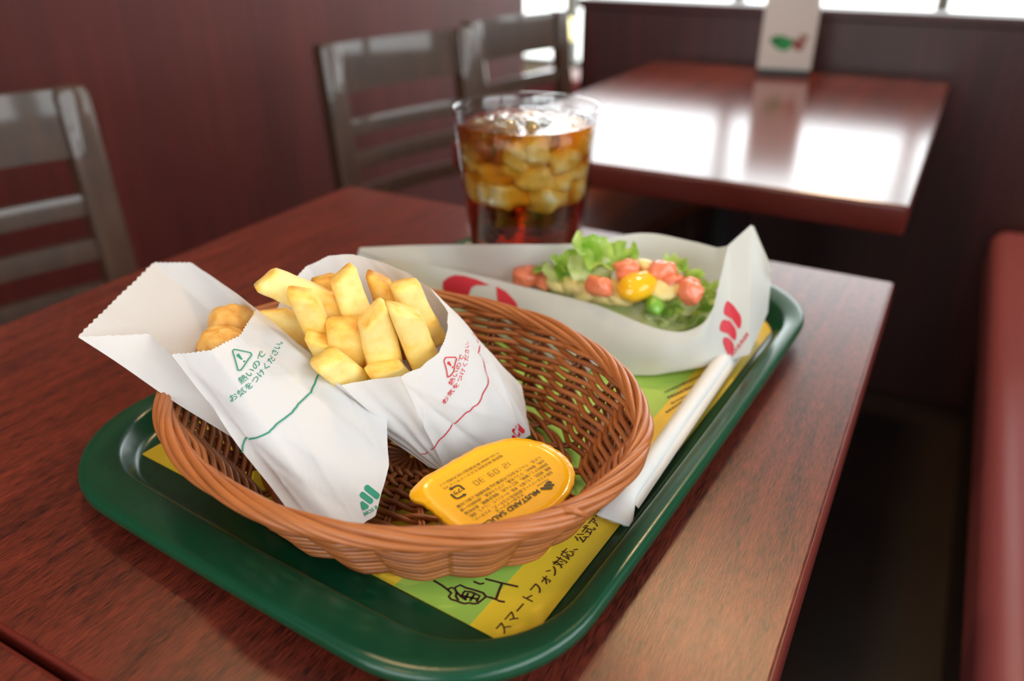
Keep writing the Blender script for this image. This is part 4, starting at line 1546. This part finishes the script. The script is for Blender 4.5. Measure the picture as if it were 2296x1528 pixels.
# salad filling
mound_c = Vector((-.195, .497, T + .008))
V, F = [], []
n, m = 60, 18
for j in range(m + 1):
    k = j / m
    for i in range(n):
        a = 2 * math.pi * i / n
        x, y = math.cos(a) * k, math.sin(a) * k
        h_ = 0.034 * (1 - k ** 2.5)
        p = mound_c + Vector((x * .085, y * .030 + x * .006, h_))
        p += Vector((noise.noise(p * 130), noise.noise(p * 130 + Vector((3, 1, 1))), 1.6 * noise.noise(p * 150 + Vector((0, 5, 0))))) * 0.0045 * (1 - .6 * k)
        V.append(p)
for j in range(m):
    for i in range(n):
        F.append((j * n + i, j * n + (i + 1) % n, (j + 1) * n + (i + 1) % n, (j + 1) * n + i))
F.append(tuple(m * n + i for i in range(n)))
tag(mk('shredded_lettuce', V, F, 'let_p'), 'bed of pale shredded lettuce filling the paper sleeve', 'lettuce', kind='stuff')


def leaf(p, size, asp, tilt, mat, label, group, seed, frill=1.0):
    size *= 1.22
    n, m = 14, 8
    rz = tilt[2]
    rot = Matrix.Rotation(rz, 3, 'Z') @ Matrix.Rotation(tilt[1], 3, 'Y') @ Matrix.Rotation(tilt[0], 3, 'X')
    V, F = [], []
    for i in range(n + 1):
        x = (i / n - .5) * 2
        for j in range(m + 1):
            y = (j / m - .5) * 2
            wy = math.sqrt(max(0.04, 1 - x ** 4 * .9))
            z = 0.25 * x * x + frill * (0.16 * math.sin(7 * x + seed) * abs(y) + 0.12 * math.sin(11 * x + 3 * seed) * y * y) + 0.22 * y * y
            q = Vector((x * size, y * wy * size * asp, z * size * .8))
            q += Vector((0, 0, 1)) * noise.noise(q * 120 + Vector((seed, 0, 0))) * size * .25
            V.append(Vector(p) + rot @ q)
    for i in range(n):
        for j in range(m):
            a = i * (m + 1) + j
            F.append((a, a + 1, a + m + 2, a + m + 1))
    o = mk('lettuce_leaf', V, F, mat)
    return tag(o, label, 'lettuce', group)


LG = 'lettuce pieces in the salad'
k = 0
for (q, sz, asp, mt) in (
        ((-0.2015,0.4921,0.7860), .016, .75, 'let_g'), ((-0.1895,0.4993,0.7820), .014, .7, 'let_g'), ((-0.2109,0.4865,0.7800), .015, .6, 'let_g'), ((-0.2030,0.4849,0.7760), .014, .6, 'let_p'),
        ((-0.2196,0.4814,0.7760), .012, .55, 'let_g'), ((-0.2354,0.4745,0.7740), .006, .8, 'let_g'), ((-0.2230,0.4771,0.7700), .011, .5, 'let_p'), ((-0.2364,0.4827,0.7630), .010, .5, 'let_p'),
        ((-0.1489,0.5146,0.7780), .013, .5, 'let_g'), ((-0.1399,0.5029,0.7740), .013, .42, 'let_g'), ((-0.1826,0.5035,0.7760), .011, .5, 'let_g'),
        ((-0.1235,0.5146,0.7620), .013, .5, 'let_g'), ((-0.1288,0.5044,0.7560), .013, .55, 'let_g'), ((-0.1383,0.4985,0.7570), .013, .5, 'let_p'), ((-0.1332,0.5004,0.7490), .012, .5, 'let_g'),
        ((-0.1437,0.4924,0.7500), .012, .45, 'let_p'), ((-0.1581,0.4905,0.7530), .012, .45, 'let_p'), ((-0.1694,0.4889,0.7560), .011, .5, 'let_p'), ((-0.1260,0.5034,0.7480), .011, .5, 'let_g'),
        ((-0.1258,0.5052,0.7700), .010, .5, 'let_g'), ((-0.1473,0.4924,0.7540), .011, .4, 'let_g'), ((-0.1925,0.4868,0.7580), .011, .5, 'let_p'), ((-0.2122,0.4835,0.7600), .011, .5, 'let_p'), ((-0.1203,0.5088,0.7540), .010, .5, 'let_g'), ((-0.1376,0.4945,0.7470), .011, .5, 'let_p'), ((-0.1264,0.5029,0.7530), .012, .55, 'let_p'), ((-0.1495,0.4901,0.7510), .010, .5, 'let_p'), ((-0.1622,0.4883,0.7530), .009, .5, 'let_p')):
    k += 1
    rnd = random.Random(k * 5)
    lab = (('tallest frilly lettuce leaf standing up behind the tomato', 'frilly lettuce leaf behind the tomato dice and golden dressing', 'frilly lettuce leaf between the tallest leaf and the thin end of the salad')[k - 1] if k <= 3 else
           'small square green lettuce piece beside the pale tomato chunk' if k == 6 else
           'upright green lettuce strip beside the tomato wedge' if k == 9 else
           'green lettuce piece in the salad' if mt == 'let_g' else 'pale crisp lettuce shred in the salad')
    leaf(q, sz, asp, (rnd.uniform(-.2, .9), rnd.uniform(-.5, .5), rnd.uniform(-1.2, 1.2)), mt, lab, LG + (' (frilly)' if k <= 3 else ' (green)' if mt == 'let_g' else ' (pale)'), k)


def blob_cube(name, p, s, mat, label, cat, group, seed, power=4.0, sq=(1, 1, .85), lump=0.14):
    rnd = random.Random(seed)
    rot = Matrix.Rotation(rnd.uniform(0, 3), 3, 'Z') @ Matrix.Rotation(rnd.uniform(-.5, .5), 3, 'X')
    n, m = 20, 12
    V, F = [], []
    for j in range(m + 1):
        th = math.pi * j / m
        for i in range(n):
            ph = 2 * math.pi * i / n
            d_ = Vector((math.sin(th) * math.cos(ph), math.sin(th) * math.sin(ph), math.cos(th)))
            r = (abs(d_.x) ** power + abs(d_.y) ** power + abs(d_.z) ** power) ** (-1 / power)
            q = d_ * r * (1 + lump * noise.noise(d_ * 1.7 + Vector((seed, 0, 0))))
            V.append(Vector(p) + rot @ Vector((q.x * s * sq[0], q.y * s * sq[1], q.z * s * sq[2])))
    for j in range(m):
        for i in range(n):
            F.append((j * n + i, j * n + (i + 1) % n, (j + 1) * n + (i + 1) % n, (j + 1) * n + i))
    o = mk(name, V, F, mat)
    return tag(o, label, cat, group)


for i, (q, s, lab) in enumerate((((-0.2486,0.4764,0.7650), .009, 'pale red tomato chunk at the thin end of the salad'), ((-0.1881,0.4678,0.7740), .0085, 'bright red tomato dice in front of the golden dressing'), ((-0.1767,0.4902,0.7800), .008, 'tomato dice right behind the golden dressing'),
                                 ((-0.1545,0.5005,0.7800), .0085, 'tomato wedge standing beside the upright lettuce'), ((-0.1309,0.4931,0.7730), .0095, 'tomato chunk beside the paper fold at the wide end of the salad'), ((-0.2366,0.4781,0.7640), .007, 'small tomato piece in front of the pale tomato chunk'), ((-0.1448,0.4985,0.7740), .007, 'small tomato piece between lettuce and dressing'))):
    blob_cube('tomato_dice', q, s, 'tomato', lab, 'tomato', 'tomato pieces in the salad', i + 1, 2.9, (1.15, .9, .8), 0.3)
blob_cube('green_pepper_piece', (-0.1522,0.4837,0.7620), .0095, 'pepper', 'smooth bright green pepper piece under the golden dressing', 'pepper', None, 5, 2.4, (1.3, .7, .6))
blob_cube('dressing_dollop', (-0.1659,0.4869,0.7720), .0155, 'yolk', 'glossy golden dressing dollop on top of the salad', 'dressing', None, 9, 2.2, (1.2, .8, .62))
for i, (q, s) in enumerate((((-0.2132,0.4854,0.7640), .011), ((-0.1848,0.4856,0.7630), .011), ((-0.1529,0.4948,0.7700), .010), ((-0.1669,0.5093,0.7760), .009), ((-0.2269,0.4842,0.7630), .009), ((-0.1780,0.4877,0.7650), .011), ((-0.2026,0.4854,0.7620), .010))):
    blob_cube('corn_dressing', q, s * 1.2, 'sauce', 'creamy pale yellow dressing clinging to the salad', 'dressing', 'pale dressing on the salad', 20 + i, 2.1, (1.3, 1, .55))

# ------------------------------------------------------------------ iced tea
CC = (-0.285, 0.5435, T + 0.0056)
H0 = 0.1475
def Rz(z):
    return 0.0425 + (0.0560 - 0.0425) * z / H0
prof = [(0.001, 0.0), (Rz(0) - .003, 0.0), (Rz(0) - .0008, 0.0008), (Rz(0), .003)]
prof += [(Rz(z), z) for z in (.03, .06, .09, .12, .14)]
prof += [(Rz(H0 - .004) + .0006, H0 - .004), (Rz(H0) + .0008, H0 - .0015), (Rz(H0), H0), (Rz(H0) - .0016, H0 - .0004), (Rz(H0) - .0026, H0 - .003)]
prof += [(Rz(z) - .0022, z) for z in (.14, .12, .09, .06, .03)]
prof += [(Rz(0) - .003, .009), (Rz(0) - .006, .0065), (.001, .006)]
v, f = lathe_vf(prof, CC, 72)
tag(mk('drinking_glass', v, f, 'glass'), 'clear tapered tumbler of iced tea at the back of the tray', 'glass')
ZL = .1370
prof = [(.001, .0066), (Rz(0) - .0065, .0070), (Rz(0) - .0034, .0095)]
prof += [(Rz(z) - .0024, z) for z in (.03, .06, .09, .12, ZL - .0006)]
prof += [(Rz(ZL) - .0032, ZL - .0002), (Rz(ZL) - .006, ZL - .0006), (.001, ZL - .0007)]
v, f = lathe_vf(prof, CC, 72)
tag(mk('iced_tea', v, f, 'tea'), 'amber brown iced tea filling the tumbler', 'drink', kind='stuff')
rnd = random.Random(11)
placed = []
tries = 0
while len(placed) < 60 and tries < 4000:
    tries += 1
    z = rnd.uniform(.086, .125)
    s = rnd.uniform(.0115, .0165)
    rmax = Rz(z) - .0045 - s * 1.12
    r = rmax * rnd.random() ** 0.3
    a = rnd.uniform(0, 2 * math.pi)
    p = Vector((CC[0] + r * math.cos(a), CC[1] + r * math.sin(a), CC[2] + z))
    if all((p - q).length > (s + t_) * 0.46 for q, t_ in placed):
        placed.append((p, s))
for i, (p, s) in enumerate(placed):
    top = p.z - CC[2] + s > ZL - .001
    blob_cube('ice_piece', p, s, 'ice_clear' if top else 'ice', 'clear ice piece breaking the surface of the tea' if top else 'cloudy ice piece under the surface of the tea', 'ice', 'ice at the tea surface' if top else 'ice inside the tea', 40 + i, 3.4, (1.2, 1, .85), 0.32)
